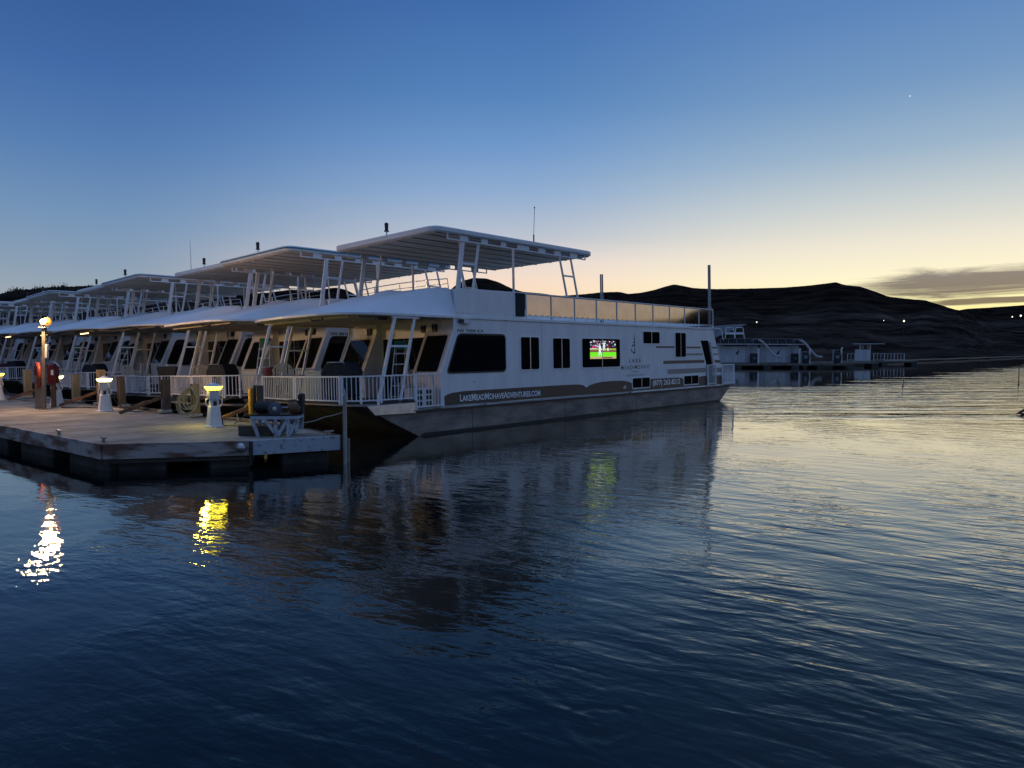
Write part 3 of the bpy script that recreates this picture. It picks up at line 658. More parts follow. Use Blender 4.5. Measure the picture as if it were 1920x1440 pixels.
for k in range(1, 9):
    o = copy_tree(boatA); o.matrix_world = boat_matrix(k, (-.05 if k % 2 else .0)); o['label'] = labels[k - 1]; boats.append(o)
    for c in kids(o):
        nm = c.name.split('.')[0]
        if nm == 'hull': c.data = hull_low
        if nm in ('bow_railing', 'bow_gate', 'foredeck', 'side_step'): c.location.z = -.12 if k == 1 else -.29
        if k % 2 and nm in ('canopy', 'canopy_underside', 'canopy_truss', 'canopy_leg', 'canopy_post', 'light_mast', 'anchor_light'):
            c.location = (-.65, .1, 0) if nm in ('canopy', 'canopy_underside', 'canopy_truss', 'light_mast', 'anchor_light') else (-.3, .05, 0)
# teal edge stripe on every second canopy
for k in (1, 3, 5):
    t = MB(); pl = rpoly([(.615, -.075), (7.635, -.075), (7.635, BW - .145), (.615, BW - .145)], .4, 6)
    t.prism(pl, 5.325, 5.365, 'z'); cs_ = t.build('canopy_stripe', M['teal'], boats[k]); cs_.location = (-.65, .1, 0)

# small differences from boat to boat
for k, (u, v, w_) in ((2, (3.2, 1.2, 1.5)), (4, (3.6, 2.4, 1.9))):
    m_ = MB(); m_.grid(lambda a, b_: (u + a * 1.3, v + b_ * w_, 3.10 + .95 * (1 - abs(2 * a - 1) ** 4) ** .5 * (1 - abs(2 * b_ - 1) ** 4) ** .5), 14, 14); m_.build('helm_cover', M['cover'], boats[k])
for k in (1, 2, 4, 6):
    m_ = MB(); m_.box(-1.97, -1.90, .9 + .3 * k % 2, 1.5 + .3 * k % 2, .75, 1.31 if k > 1 else 1.46); m_.build('hung_towel', M['red'] if k == 4 else M['chair'], boats[k])
# marks on the nearest boat
text_mesh('LakeMeadMohaveAdventures.com', 'web_address_lettering', M['wlet'], boatA, 1.46, 4.79, .80, .99, v=-.0035, bold=.020, small=.84)
text_mesh('(877) 262-8212', 'phone_number_lettering', M['wlet'], boatA, 11.23, 13.24, .80, 1.06, v=-.0035, bold=.020)
text_mesh('NV 7008 KX', 'registration_lettering', M['navy'], boatA, 1.42, 2.42, 2.655, 2.745, v=-.0015, bold=.02)
text_mesh('NV 8818 KM', 'registration_lettering', M['navy'], boats[1], 1.44, 2.44, 2.66, 2.75, v=-.0015, bold=.02)
text_mesh('NV 3620 KL', 'registration_lettering', M['navy'], boats[2], 1.44, 2.44, 2.66, 2.75, v=-.0015, bold=.02)
text_mesh('LAKE', 'name_lettering', M['navy'], boatA, 9.69, 10.42, 1.73, 1.87, v=-.0015, bold=.010, space=1.5)
text_mesh('MEAD', 'name_lettering', M['navy'], boatA, 9.17, 9.89, 1.49, 1.63, v=-.0015, bold=.002, space=1.35)
text_mesh('MOHAVE', 'name_lettering', M['navy'], boatA, 10.03, 11.05, 1.50, 1.64, v=-.0015, bold=.002, space=1.35)
text_mesh('ADVENTURES', 'name_lettering', M['navy'], boatA, 9.50, 10.62, 1.24, 1.32, v=-.0015, bold=0, space=1.6)
e = MB(); e.box(9.82, 10.30, -.003, .002, 1.395, 1.412); e.box(9.94, 9.98, -.003, .002, 1.55, 1.58)
# boat-and-sail emblem: stacked flags on a mast over a curved hull
e.prism([(10.03, 2.77), (10.06, 2.60), (10.07, 2.03), (10.02, 2.06), (10.03, 2.30), (10.02, 2.55)], -.003, .002)
for q in (0, 1, 2):
    z = 2.60 - q * .105; wdt = .05 + q * .055
    e.prism([(10.035, z), (10.03 - wdt, z - .045), (10.03 - wdt * .9, z - .075), (10.035, z - .05)], -.003, .002)
e.prism([(10.035, 2.40), (9.86, 2.31), (9.85, 2.28), (10.035, 2.345)], -.003, .002)
e.prism([(9.80, 2.22), (9.83, 2.23), (9.85, 2.17), (9.92, 2.12), (10.035, 2.10), (10.05, 2.03), (9.93, 2.07), (9.83, 2.13)], -.003, .002)
e.build('emblem', M['navy'], boatA)
f = MB(); f.box(9.26, 9.45, -.007, -.002, .82, .93, 0); f.box(9.26, 9.34, -.009, -.007, .88, .93, 1)
for i in range(3): f.box(9.26, 9.45, -.009, -.007, .828 + i * .03, .84 + i * .03, 2) if i < 2 else f.box(9.345, 9.45, -.009, -.007, .888, .90, 2)
f.build('flag_sticker', [M['metal'], M['navy'], M['redm']], boatA)
rv = MB()
for i in range(6): rv.box(1.48 + i * .13, 1.50 + i * .13, -.036, -.030, 3.125, 3.145) if False else rv.box(1.42 + i * .12, 1.44 + i * .12, -.006, 0, 3.16, 3.18)
for u, z in ((3.3, 3.0), (2.0, 1.3), (5.95, .98), (7.2, .85), (12.4, 2.95)): rv.box(u, u + .035, -.010, -.002, z, z + .02)
rv.build('fitting', M['dkgrey'], boatA)
for u in (4.9, 12.2): m_ = MB(); m_.box(u - .004, u + .004, -.0015, .001, 1.12, 3.02); m_.build('panel_seam', M['stripe'], boatA)
fl = MB(); fl.box(1.44, 1.56, -.10, -.03, 2.92, 3.0, 0); fl.box(1.57, 1.82, -.12, -.03, 2.89, 3.0, 1); fl.build('flood_light', [M['black'], M['ped']], boatA)
an = MB(); an.tube([(5.2, .5, 5.40), (5.2, .5, 5.76)], .022, 6); an.tube([(5.2, .5, 5.76), (5.26, .5, 6.6)], .008, 6); an.lathe([(.02, 0), (.02, .04)], 8, (5.26, .5, 6.58)); an.build('antenna', M['black'], boatA)
for (u, v) in ((15.75, .0), (14.8, BW)):
    p = MB(); p.tube([(u - .095, v - .02, 3.1), (u - .095, v - .02, 5.68)], .036); p.tube([(u + .095, v + .02, 3.1), (u + .095, v + .02, 5.70)], .036); p.box(u - .13, u + .13, v - .04, v + .04, 3.9, 3.94); p.build('spud_pole', M['galv'], boatA)
cl = MB()
for u in (2.35, 9.6): cl.box(u - .03, u + .03, -.12, -.06, .66, .70); cl.box(u - .12, u + .12, -.13, -.07, .70, .72)
cl.build('cleat', M['galv'], boatA)
hr = MB(); hr.tube([(-.2, -.09, .66), (.6, -.06, .70), (1.5, -.09, .73), (2.3, -.1, .72), (4, -.09, .69), (7.1, -.09, .70), (9.5, -.1, .72)], .014, 6)
o = hr.build('mooring_rope', M['rope']); o.matrix_world = boat_matrix(0); tag(o, 'pale rope stretched along the hull of the nearest houseboat', 'rope')
# whip antenna and radar dome on the third boat
a3 = MB(); a3.tube([(1.0, 3.6, 5.4), (1.05, 3.75, 6.75)], [.012, .005], 6); a3.build('whip_antenna', M['galv'], boats[2])
a3 = MB(); a3.lathe([(.22, 0), (.24, .05), (.2, .14), (.1, .2), (.02, .22)], 14, (1.6, 2.2, 5.41)); a3.build('radar_dome', M['redm'], boats[2])
for k, vv in ((3, 1.4), (4, 1.3), (5, 1.2), (6, 1.2), (7, 1.2)):
    s_ = MB(); s_.box(-1.6, -1.55, vv, vv + .9, 2.90, 2.94); s_.build('strip_light', M['strip'], boats[k])

# television seen through the fourth side window of the nearest boat
def emn(c, s_=1.): return emat('screen_glow', lin(c), s_)
tv = MB(); tvm = [emn((24, 22, 40)), emn((110, 225, 20), 1.1), emn((120, 82, 60)), emn((168, 176, 60)), emn((235, 240, 250)), emn((200, 30, 110)), emn((170, 40, 40)), emn((190, 170, 120)), M['black']]
X0, X1, Z0, Z1 = 7.33, 8.84, 1.885, 2.495
tv.box(X0 - .0, X1, -.023, -.0205, Z0, Z1, 0)
def tb(x0, x1, z0, z1, m_, d=1): tv.box(X0 + (X1 - X0) * x0, X0 + (X1 - X0) * x1, -.0232 - .0006 * d, -.0232, Z0 + (Z1 - Z0) * z0, Z0 + (Z1 - Z0) * z1, m_)
tb(0, 1, .12, .36, 1); tb(0, 1, 0, .12, 7); tb(.45, .85, .02, .10, 2, 2); tb(0, 1, .36, .48, 2); tb(0, 1, .48, .57, 3); tb(0, .25, .55, .575, 4, 2)
rnd = random.Random(3)
for i in range(70):
    x = rnd.random() * .95; z = .60 + rnd.random() * .36; w_ = .012 + rnd.random() * .03
    if .52 < x < .62 and z < .7: continue
    tb(x, x + w_, z, z + .03 + rnd.random() * .04, rnd.choice([4, 4, 0, 6, 4, 8]), 2 + i % 3)
tb(.07, .24, .59, .69, 5, 6)
# pitcher, batter and catcher as small lit figures
def fig(cx, cz, s_, body, legs):
    q = lambda x, z: (X0 + (X1 - X0) * (cx + x * s_), Z0 + (Z1 - Z0) * (cz + z * s_ * 2.2))
    for pts, m_ in (([q(-.03, .10), q(.03, .10), q(.035, .2), q(.01, .23), q(-.03, .2)], body), ([q(-.03, .11), q(-.045, 0), q(-.02, 0), q(0, .09), q(.04, 0), q(.06, 0), q(.03, .11)], legs),
                    ([q(-.012, .23), q(.012, .23), q(.015, .26), q(-.015, .26)], body), ([q(.02, .19), q(.07, .12), q(.06, .11), q(.02, .15)], body)):
        tv.prism(pts, -.0275, -.0270, mi=m_)
fig(.36, .18, 1.15, 4, 4); fig(.52, .44, .9, 4, 4); fig(.67, .42, .7, 6, 4)
o = tv.build('television', tvm); o.matrix_world = boat_matrix(0)
tag(o, 'lit television showing a baseball game in the side window of the nearest houseboat', 'television')

# ================================================================= DOCK
DZ = .5
dock = empty('floating_dock', DW(-5.5, 1, 0), label='long tan floating dock with timber edge along the bows of the houseboats', cat='dock')
def dl(u, v, z): return DW(u, v, z) - dock.location
sl_ = -.08
outer = lambda v: -7.24 + sl_ * v
inner = lambda v: -3.50 + sl_ * (v + .45)
poly = [(-7.24, .04), (-5.21, -1.41), (-3.68, -2.0), (-3.46, -.45), (inner(60), 60), (outer(60), 60)]
mbd = MB(); pw = [dl(u, v, 0) for u, v in poly]
mbd.prism([(p.x, p.y) for p in pw], DZ - .06, DZ, 'z')
mbd.build('deck', M['deckpad'], dock)
def fascia(a, b, z0=.24, z1=.515, t=.06, n=1):
    A = dl(*a, 0); B = dl(*b, 0); d = (B - A).normalized(); nrm = Vector((d.y, -d.x, 0)); 
    m_ = MB(); L_ = (B - A).length
    for i in range(n):
        p = A + d * (L_ * i / n + .006); q = A + d * (L_ * (i + 1) / n - .006)
        c0 = (p + q) / 2 + nrm * t / 2
        m_.bar(Vector((p.x, p.y, (z0 + z1) / 2)) + nrm * t / 2, Vector((q.x, q.y, (z0 + z1) / 2)) + nrm * t / 2, t, z1 - z0)
    return m_
f = fascia(poly[0], poly[1]); f.build('fascia', M['wood'], dock, bevel=.006)
f = fascia(poly[1], poly[2]); f.build('fascia', M['bsteel'], dock, bevel=.006)
f = fascia(poly[2], poly[3]); f.build('fascia', M['woodd'], dock, bevel=.006)
f = fascia((outer(60), 60), poly[0], n=24); f.build('fascia', M['wood'], dock, bevel=.006)
f = fascia(poly[3], (inner(60), 60), z0=.3, n=20); f.build('fascia', M['woodd'], dock)
f = fascia(poly[0], poly[1], z0=.16, z1=.235, t=.02); f.build('lower_rail', M['woodd'], dock)
# floats
fb = 0
for v in [x * 2.6 for x in range(0, 22)]:
    m_ = MB(); a = [dl(outer(v + .1) + .12, v + .12, 0), dl(outer(v + 1.9) + .12, v + 1.9, 0), dl(outer(v + 1.9) + 1.5, v + 2.0, 0), dl(outer(v + .1) + 1.5, v + .2, 0)]
    m_.prism([(p.x, p.y) for p in a], -.4, .235, 'z'); m_.build('float', M['float'], dock, bevel=.03)
for (a, b_) in (((-7.0, -.02), (-6.35, -.5)), ((-5.75, -.95), (-5.15, -1.3)), ((-4.6, -1.5), (-3.8, -1.85))):
    m_ = MB(); p = [dl(a[0], a[1] + .05, 0), dl(b_[0], b_[1] + .05, 0), dl(b_[0] + .3, b_[1] + 1.2, 0), dl(a[0] + .3, a[1] + 1.2, 0)]
    m_.prism([(q.x, q.y) for q in p], -.4, .20, 'z'); m_.build('float', M['float'], dock, bevel=.03)
# corner bracket & plate at the joint of the two edge beams
m_ = MB(); j = dl(-5.21, -1.41, 0); dcam = Vector((.35, -.94, 0))
m_.lathe([(.09, 0), (.09, .012)], 16); b_ = m_.build('joint_plate', M['alu'], dock)
b_.matrix_local = Matrix.Translation(dl(-5.36, -1.30, .39) + dcam * .075) @ Matrix.Rotation(R(90), 4, 'X') @ Matrix.Rotation(R(0), 4, 'Y')
m_ = MB(); m_.bar(j + Vector((0, 0, .06)) + dcam * .07, j + Vector((0, 0, .5)) + dcam * .07, .09, .05); m_.build('joint_bracket', M['dkgrey'], dock)
# dock cleats
for (u, v, yaw) in ((outer(2.3) + .10, 2.3, 95), (outer(.35) + .16, .45, 95), (outer(9) + .1, 9, 95), (-3.75, -1.72, 0)):
    m_ = MB(); m_.box(-.03, .03, -.02, .02, 0, .07); m_.bar((-.11, 0, .085), (.11, 0, .085), .035, .025); c_ = m_.build('cleat', M['galv'], dock)
    c_.matrix_local = Matrix.Translation(dl(u, v, DZ)) @ Matrix.Rotation(RZ + R(yaw), 4, 'Z')
# deck seams
m_ = MB()
for v in [x * 1.2 + .4 for x in range(0, 30)]:
    a = dl(outer(v) + .03, v, DZ + .0015); b_ = dl(inner(v) - .03, v, DZ + .0015); m_.bar(a, b_, .006, .002)
m_.build('deck_seam', M['woodd'], dock)

# ---------------------------------------------------------------- power pedestals
def pedestal(lens):
    r = empty('power_pedestal')
    m_ = MB(); q = R(22.5)
    m_.lathe([(.205, 0), (.205, .025), (.185, .04), (.158, .20), (.162, .205), (.155, .215), (.130, .44)], 8, rot=q, smooth=False)
    m_.build('base', M['ped'], r, bevel=.004)
    m_ = MB(); m_.lathe([(.128, .44), (.110, .455), (.104, .60), (.125, .66)], 8, rot=q, smooth=False); w_ = m_.build('waist', M['ped'], r, bevel=.003)
    m_ = MB(); m_.box(.005, .075, -.108, -.098, .47, .57); m_.build('hatch', M['dkgrey'], w_)
    m_ = MB(); m_.lathe([(.128, .62), (.142, .68), (.150, .818)], 8, rot=q, smooth=False); hd = m_.build('head', M['ped'], r, bevel=.004)
    m_ = MB(); m_.prism([(-.20, .79), (-.135, .79), (-.135, .65), (-.165, .65)], -.06, .13, 'u'); pn = m_.build('outlet_cover', M['ped'], r, bevel=.004)
    m_ = MB()
    for x in (.0, .07): m_.prism([(-.165, .655), (-.14, .655), (-.155, .62), (-.18, .62)], x, x + .04, 'u')
    m_.build('cable_plug', M['ped'], pn)
    m_ = MB(); m_.box(-.06, .13, -.204, -.150, .793, .802); m_.build('cover_hinge', M['woodd'], pn)
    m_ = MB(); m_.lathe([(.150, .818), (.160, .835), (.196, .885), (.194, .889)], 8, rot=q, smooth=False); m_.build('lamp_lens', lens, r)
    m_ = MB(); m_.lathe([(.197, .889), (.195, .897), (.115, .93), (.055, .952), (.05, .968), (.03, .972)], 8, rot=q, smooth=False); m_.build('cap', M['ped'], r, bevel=.003)
    for s_ in (-1, 1):
        m_ = MB(); m_.tube([(s_ * .10, 0, .62), (s_ * .165, 0, .60), (s_ * .17, 0, .50), (s_ * .14, 0, .455), (s_ * .10, 0, .46)], .013, 8); m_.build('cord_hook', M['ped'], r)
    return r
pedg = 'lighthouse shaped power pedestals along the dock'
p1 = pedestal(M['pedlamp_y']); pd = [(-4.55, 1.51, 'nearest power pedestal, its lamp glowing strong yellow, beside the coiled grey rope'), (-4.80, 7.57, 'power pedestal with pale lamp on the open dock, second from the right'),
      (-5.07, 10.9, 'power pedestal just right of the lamp post, warmly lit tan'), (-5.71, 14.96, 'power pedestal cut by the left edge of the view')]
peds = []
for i, (u, v, lb) in enumerate(pd):
    o = p1 if i == 0 else copy_tree(p1)
    o.location = DW(u, v, DZ); o.rotation_euler = (0, 0, R((14, 8, 2, 2)[i])); tag(o, lb, 'pedestal', pedg); peds.append(o)
    if i:
        for c in kids(o):
            if c.name.startswith('lamp_lens'):
                c.data = c.data.copy(); c.data.materials[0] = M['pedlamp_w'] if i < 3 else M['pedlamp_y']

for pi_, (x, y, e_) in enumerate(((-.225, .03, 22), (.06, .22, 12))):       # light of the glowing lens falling on dock and rope
    pl_ = bpy.data.lights.new('pedestal_light', 'POINT'); pl_.energy = e_; pl_.color = (1, .82, .10); pl_.shadow_soft_size = .055
    po_ = bpy.data.objects.new('pedestal_light', pl_); COL.objects.link(po_); po_.parent = peds[0]; po_.location = (x, y, .855)
# ---------------------------------------------------------------- lamp post
lp = empty('lamp_post', DW(-5.79, 9.42, DZ), (0, R(2.2), 0), 'tall grey dock lamp post with one glowing orange floodlight', 'street lamp')
m_ = MB(); m_.box(-.045, .045, -.042, .042, 0, 2.30); m_.box(-.10, .10, -.11, .09, 2.30, 2.325); m_.box(-.09, .09, -.09, .09, 0, .02); m_.build('post', M['postgrey'], lp, bevel=.006)  # wide cap plate added to shade the pole from the lamp
m_ = MB(); m_.box(.047, .105, -.05, .04, 1.45, 1.85); m_.build('junction_box', M['ped'], lp, bevel=.006)
hd = MB(); hd.box(-.02, .02, -.02, .02, 2.30, 2.42); hd.prism([(-.09, 2.38), (.12, 2.44), (.10, 2.56), (-.02, 2.52)], -.07, .07); hd = hd.build('lamp_head', M['dkgrey'], lp, bevel=.006)
m_ = MB(); m_.lathe([(.02, -.075), (.06, -.05), (.075, 0), (.06, .05), (.02, .075)], 14, (.03, -.10, 2.475)); m_.build('bulb', M['bulb'], hd)
m_ = MB(); m_.lathe([(.03, -.115), (.085, -.085), (.115, 0), (.085, .085), (.03, .115)], 16, (.04, .05, 2.485)); m_.build('halo_globe', M['amber'], hd)  # added globe, its orange glow stands in for the halo round the bulb
m_ = MB(); m_.bar((-.13, 0, 2.36), (-.02, 0, 2.36), .02, .02); m_.build('bracket', M['galv'], lp)
ll = bpy.data.lights.new('lamp_light', 'POINT'); ll.energy = 400; ll.color = (1, .60, .27); ll.shadow_soft_size = .11
lo_ = bpy.data.objects.new('lamp_light', ll); COL.objects.link(lo_); lo_.parent = lp; lo_.location = (.05, -.24, 2.60)

# ---------------------------------------------------------------- pilings
def piling(u, v, h_, w_, mt, lab, lean=0, yaw=0, z0=-1.2, brace=None, pad=None, beam=True):
    r = empty('mooring_piling', DW(u, v, 0), (0, 0, RZ + R(yaw)), lab, 'piling', 'mooring pilings along the inner edge of the dock')
    m_ = MB(); zt = DZ + h_
    if beam:     # steel H section
        m_.bar((0, -w_ * .42, z0), (lean, -w_ * .42, zt), w_, w_ * .14, up=(0, 1, 0)); m_.bar((0, w_ * .42, z0), (lean, w_ * .42, zt), w_, w_ * .14, up=(0, 1, 0))
        m_.bar((0, 0, z0), (lean, 0, zt), w_ * .16, w_ * .72, up=(0, 1, 0))
    else: m_.bar((0, 0, z0), (lean, 0, zt), w_, w_, up=(0, 1, 0))
    m_.build('post', mt, r, bevel=.006)
    m_ = MB(); m_.box(-w_ * .9, w_ * .5, -w_ * .8, w_ * .8, DZ + .03, DZ + .10); m_.build('collar', M['alu'], r)
    if brace:
        m_ = MB(); m_.bar((-.05, brace * .2, DZ + .42), (-.95, brace, DZ + .03), .085, .085); m_.build('brace', M['rust'], r, bevel=.006)
        m_ = MB(); m_.bar((-.06, .05, DZ), (-.06, .05, DZ + .40), .06, .06); m_.build('brace_stub', M['galv'], r)
    if pad:
        m_ = MB(); m_.tube([(-w_ * .9, .06, DZ + .24), (-w_ * .9, .06, DZ + h_ - .06)], .05, 10); m_.build('yellow_bumper', M['yellow'], r)
    return r
piling(-3.55, -.05, .62, .15, M['woodd'], 'short black piling behind the winch motors', beam=False)
piling(-3.62, 1.30, .88, .17, M['pile'], 'piling with a bright yellow bumper beside the winch stand', brace=.55, pad=True)
piling(-3.85, 3.99, .84, .17, M['pilet'], 'tan piling behind the coiled grey rope', lean=-.04)
piling(-3.92, 5.70, .90, .19, M['pile'], 'brown piling with a rusty brace halfway between the two right pedestals', brace=.6)
piling(-3.98, 8.45, .92, .17, M['pile'], 'leaning dark brown piling right of the second pedestal', lean=-.12)
piling(-4.2, 9.75, 1.08, .20, M['pilet'], 'tan piling left of the second pedestal', brace=.6)
piling(-4.35, 11.6, .92, .20, M['pilet'], 'wide tan piling right of the third pedestal', beam=False)
piling(-4.6, 13.9, .90, .18, M['pile'], 'leaning brown piling behind the life ring, left of the lamp post', lean=-.15, brace=.6)
piling(-4.8, 15.2, 1.0, .22, M['pilet'], 'wide grey-tan piling beside the leftmost pedestal', beam=False)
piling(-5.2, 18.2, .95, .20, M['pile'], 'far brown piling near the left edge of the view')

# coiled rope on the tan piling
def coil(name, u, v, zt, r0, h_, mt, n=9, seed=1, tail=None, yaw=0):
    rn = random.Random(seed); m_ = MB()
    for i in range(n):
        w_ = r0 * (.45 + .55 * i / n) * (.9 + .2 * rn.random()); hh = h_ * (.62 + .38 * i / n) * (.92 + .16 * rn.random()); off = (rn.random() - .5) * .05; k = 22
        pts = []
        for j in range(k):
            a = 2 * math.pi * j / k; y = math.cos(a); wz = w_ * (1 - .55 * max(0, y) ** 1.2)
            pts.append((off + math.sin(a) * wz - .12 * (1 - y) * .25 * w_ / r0, -.02 - .014 * i, -hh / 2 + y * hh / 2))
        m_.tube(pts, .0095, 6, closed=True)
    m_.tube([(-.03, -.03, -.02), (0, -.05, .03), (.05, -.03, .02), (.1, 0, 0)], .012, 6)
    if tail: m_.tube(tail, .011, 6)
    o = m_.build(name, mt); o.location = DW(u, v, zt); o.rotation_euler = (0, 0, yaw); return o
o = coil('rope_coil', -3.92, 4.02, DZ + .76, .27, .76, M['rope'], 12, tail=[(-.12, -.1, -.62), (-.2, -.12, -.70), (-.40, -.16, -.745)]); o.rotation_euler = (0, R(6), R(5)); tag(o, 'big coil of grey rope hanging on the tan piling', 'rope')
o = coil('rope_coil', -3.72, 1.5, DZ + .48, .09, .3, M['ropet'], 6, 4, tail=[(-.05, -.05, -.1), (-.12, -.08, -.3), (-.32, -.12, -.47)]); o.rotation_euler = (0, 0, R(5)); tag(o, 'small yellowish rope bundle beside the yellow bumper', 'rope')
# mooring lines and power cables
def line(name, pts, r, mt, lab, cat, g=None, sag=.0):
    P_ = [DW(*p) for p in pts]; out = []
    for a, b_ in zip(P_, P_[1:]):
        for i in range(6): t = i / 6; q = a.lerp(b_, t); q.z -= sag * math.sin(math.pi * t); out.append(q)
    out.append(P_[-1]); m_ = MB(); c0 = out[0].copy(); m_.tube([p - c0 for p in out], r, 6); o = m_.build(name, mt); o.location = c0; tag(o, lab, cat, g); return o
line('power_cable', [(-4.45, 1.45, .9), (-4.40, 1.4, .52), (-4.1, 1.0, .515), (-3.8, .5, .515), (-3.5, .1, .6)], .013, M['cable'], 'black cable from the nearest pedestal towards the winch stand', 'cable', 'dock cables')
line('power_cable', [(-4.70, 7.5, .98), (-4.55, 7.35, .7), (-4.4, 7.1, .515), (-4.2, 6.4, .515), (-4.0, 5.8, .52), (-3.4, 5.6, .6)], .014, M['cable'], 'black cable looping from the second pedestal to the right', 'cable', 'dock cables')
line('power_cable', [(-5.6, 14.8, .95), (-5.4, 14.6, .55), (-5.2, 13.6, .515), (-4.9, 12.3, .515), (-4.7, 11.6, .515)], .014, M['cable'], 'black cable from the leftmost pedestal towards the lamp post', 'cable', 'dock cables')
line('power_cable', [(-5.3, 9.6, .515), (-4.9, 9.2, .515), (-4.6, 8.9, .515), (-4.3, 8.7, .53)], .02, M['cable'], 'black cable on the dock left of the second pedestal', 'cable', 'dock cables')
line('mooring_rope', [(-1.7, 6.2, .86), (-3.0, 5.9, .62), (-3.9, 5.75, .58)], .012, M['ropet'], 'tan rope from the second houseboat to the braced brown piling', 'rope', 'mooring ropes', .06)
line('mooring_rope', [(-1.75, 10.4, .86), (-3.2, 9.2, .60), (-3.98, 8.6, .62)], .012, M['ropet'], 'tan rope from the second houseboat to the leaning piling', 'rope', 'mooring ropes', .08)
line('mooring_rope', [(-1.8, 12.3, .86), (-3.2, 11.9, .60), (-4.35, 11.6, .62)], .012, M['ropet'], 'tan rope from the third houseboat to the wide tan piling', 'rope', 'mooring ropes', .08)
line('mooring_rope', [(-1.6, .5, .84), (-2.6, .2, .66), (-3.5, -.05, .62)], .012, M['rope'], 'rope from the bow of the nearest houseboat to the short black piling', 'rope', 'mooring ropes', .05)
line('mooring_rope', [(-1.7, 4.4, .84), (-3.0, 3.6, .62), (-3.80, 1.9, .53)], .012, M['rope'], 'rope from the far bow corner of the nearest houseboat to the dock edge', 'rope', 'mooring ropes', .05)

# timber fender beams lying between the dock and the bows, one per berth
for k in range(0, 6):
    m_ = MB(); v0 = k * PITCHV + .6; uu = inner(v0) + .62
    m_.bar((0, 0, 0), (-.25, 3.9, 0), .16, .22); m_.bar((.1, .3, .14), (-.15, 3.5, .14), .08, .05); o = m_.build('fender_beam', M['woodd'] if k % 2 else M['pilet'], bevel=.01)
    o.location = DW(uu, v0, .30); o.rotation_euler = (0, 0, RZ)
    tag(o, ['timber fender beam before the bow of the nearest houseboat', 'timber fender beam before the second houseboat, lit by the yellow pedestal', 'timber fender beam before the third houseboat', 'timber fender beam before the fourth houseboat', 'timber fender beam before the fifth houseboat', 'timber fender beam before the sixth houseboat'][k], 'beam', 'timber fender beams before the bows')

# ---------------------------------------------------------------- winch stand
ws = empty('trestle', DW(-4.42, -1.03, DZ), (0, 0, R(4)), 'low blue painted steel trestle with zigzag legs at the dock corner', 'stand')
m_ = MB()
m_.box(-.50, .42, -.22, -.15, .34, .40); m_.box(-.50, .42, .22, .29, .34, .40); m_.box(-.50, -.44, -.15, .22, .345, .395); m_.box(.36, .42, -.15, .22, .345, .395); m_.build('frame', M['bsteel'], ws, bevel=.004)
for (y) in (-.185, .255):
    m_ = MB()
    for a, b_ in (((-.02, .34), (-.02, 0)), ((.22, .34), (.22, .0)), ((-.22, .33), (.0, .02)), ((.20, .33), (.02, .02)), ((.40, .33), (.24, .04)), ((-.47, .34), (-.35, 0)), ((.38, .34), (.38, .1))):
        m_.bar((a[0], y, a[1]), (b_[0], y, b_[1]), .06, .05, up=(0, 1, 0))
    m_.build('leg_frame', M['bsteel'], ws, bevel=.003)
wn = empty('winch', DW(-4.42, -1.03, DZ + .40), (0, 0, R(4)), 'black cable winch with a grey pulley wheel and rust red motor on the trestle', 'winch')
m_ = MB(); m_.box(-.5, .4, -.2, .25, .0, .03); m_.build('bed_plate', M['dkgrey'], wn)
def disc(r, w_, c, mt, nm, par, n=20, hub=None):
    m_ = MB(); m_.lathe([(r * .3, -w_ / 2), (r, -w_ / 2), (r * 1.0, -w_ * .3), (r * .86, 0), (r, w_ * .3), (r, w_ / 2), (r * .3, w_ / 2)], n)
    o = m_.build(nm, mt, par); o.matrix_local = Matrix.Translation(c) @ Matrix.Rotation(R(90), 4, 'X'); return o
m_ = MB(); m_.tube([(-.42, 0, .16), (-.1, 0, .16)], [.12, .12], 18); m_.tube([(-.46, 0, .16), (-.42, 0, .16)], .07, 12)
for i in range(6): m_.tube([(-.40 + i * .055, 0, .16), (-.385 + i * .055, 0, .16)], .128, 18)
m_.build('gearbox', M['black'], wn)
pw_ = disc(.135, .05, (-.03, -.19, .145), M['pulley'], 'pulley', wn); m_ = MB(); m_.lathe([(.03, -.035), (.045, -.03), (.045, .03), (.03, .035)], 12); m_.build('hub', M['alu'], pw_)
m_ = MB(); m_.tube([(.0, .0, .15), (.42, .0, .15)], .022, 8); m_.build('shaft', M['galv'], wn)
m_ = MB(); m_.lathe([(.02, -.12), (.085, -.12), (.115, -.09), (.12, 0), (.115, .06), (.09, .11), (.03, .13)], 18); mo = m_.build('motor', M['rust'], wn); mo.matrix_local = Matrix.Translation((.30, -.04, .15)) @ Matrix.Rotation(R(80), 4, 'X')
m_ = MB(); m_.box(-.05, .05, -.05, .05, -.13, .14); mf = m_.build('motor_foot', M['rust'], wn); mf.location = (.3, .08, .14)
m_ = MB(); m_.box(.36, .46, .02, .22, .03, .42); m_.build('control_post', M['black'], wn, bevel=.02)
tb_ = MB(); tb_.box(-.35, .30, -.09, .09, 0, .20); o = tb_.build('timber_block', M['woodd'], bevel=.01); o.location = DW(-4.72, -.72, DZ); o.rotation_euler = (0, 0, R(-6)); tag(o, 'dark squared timber block lying behind the legs of the trestle', 'timber')
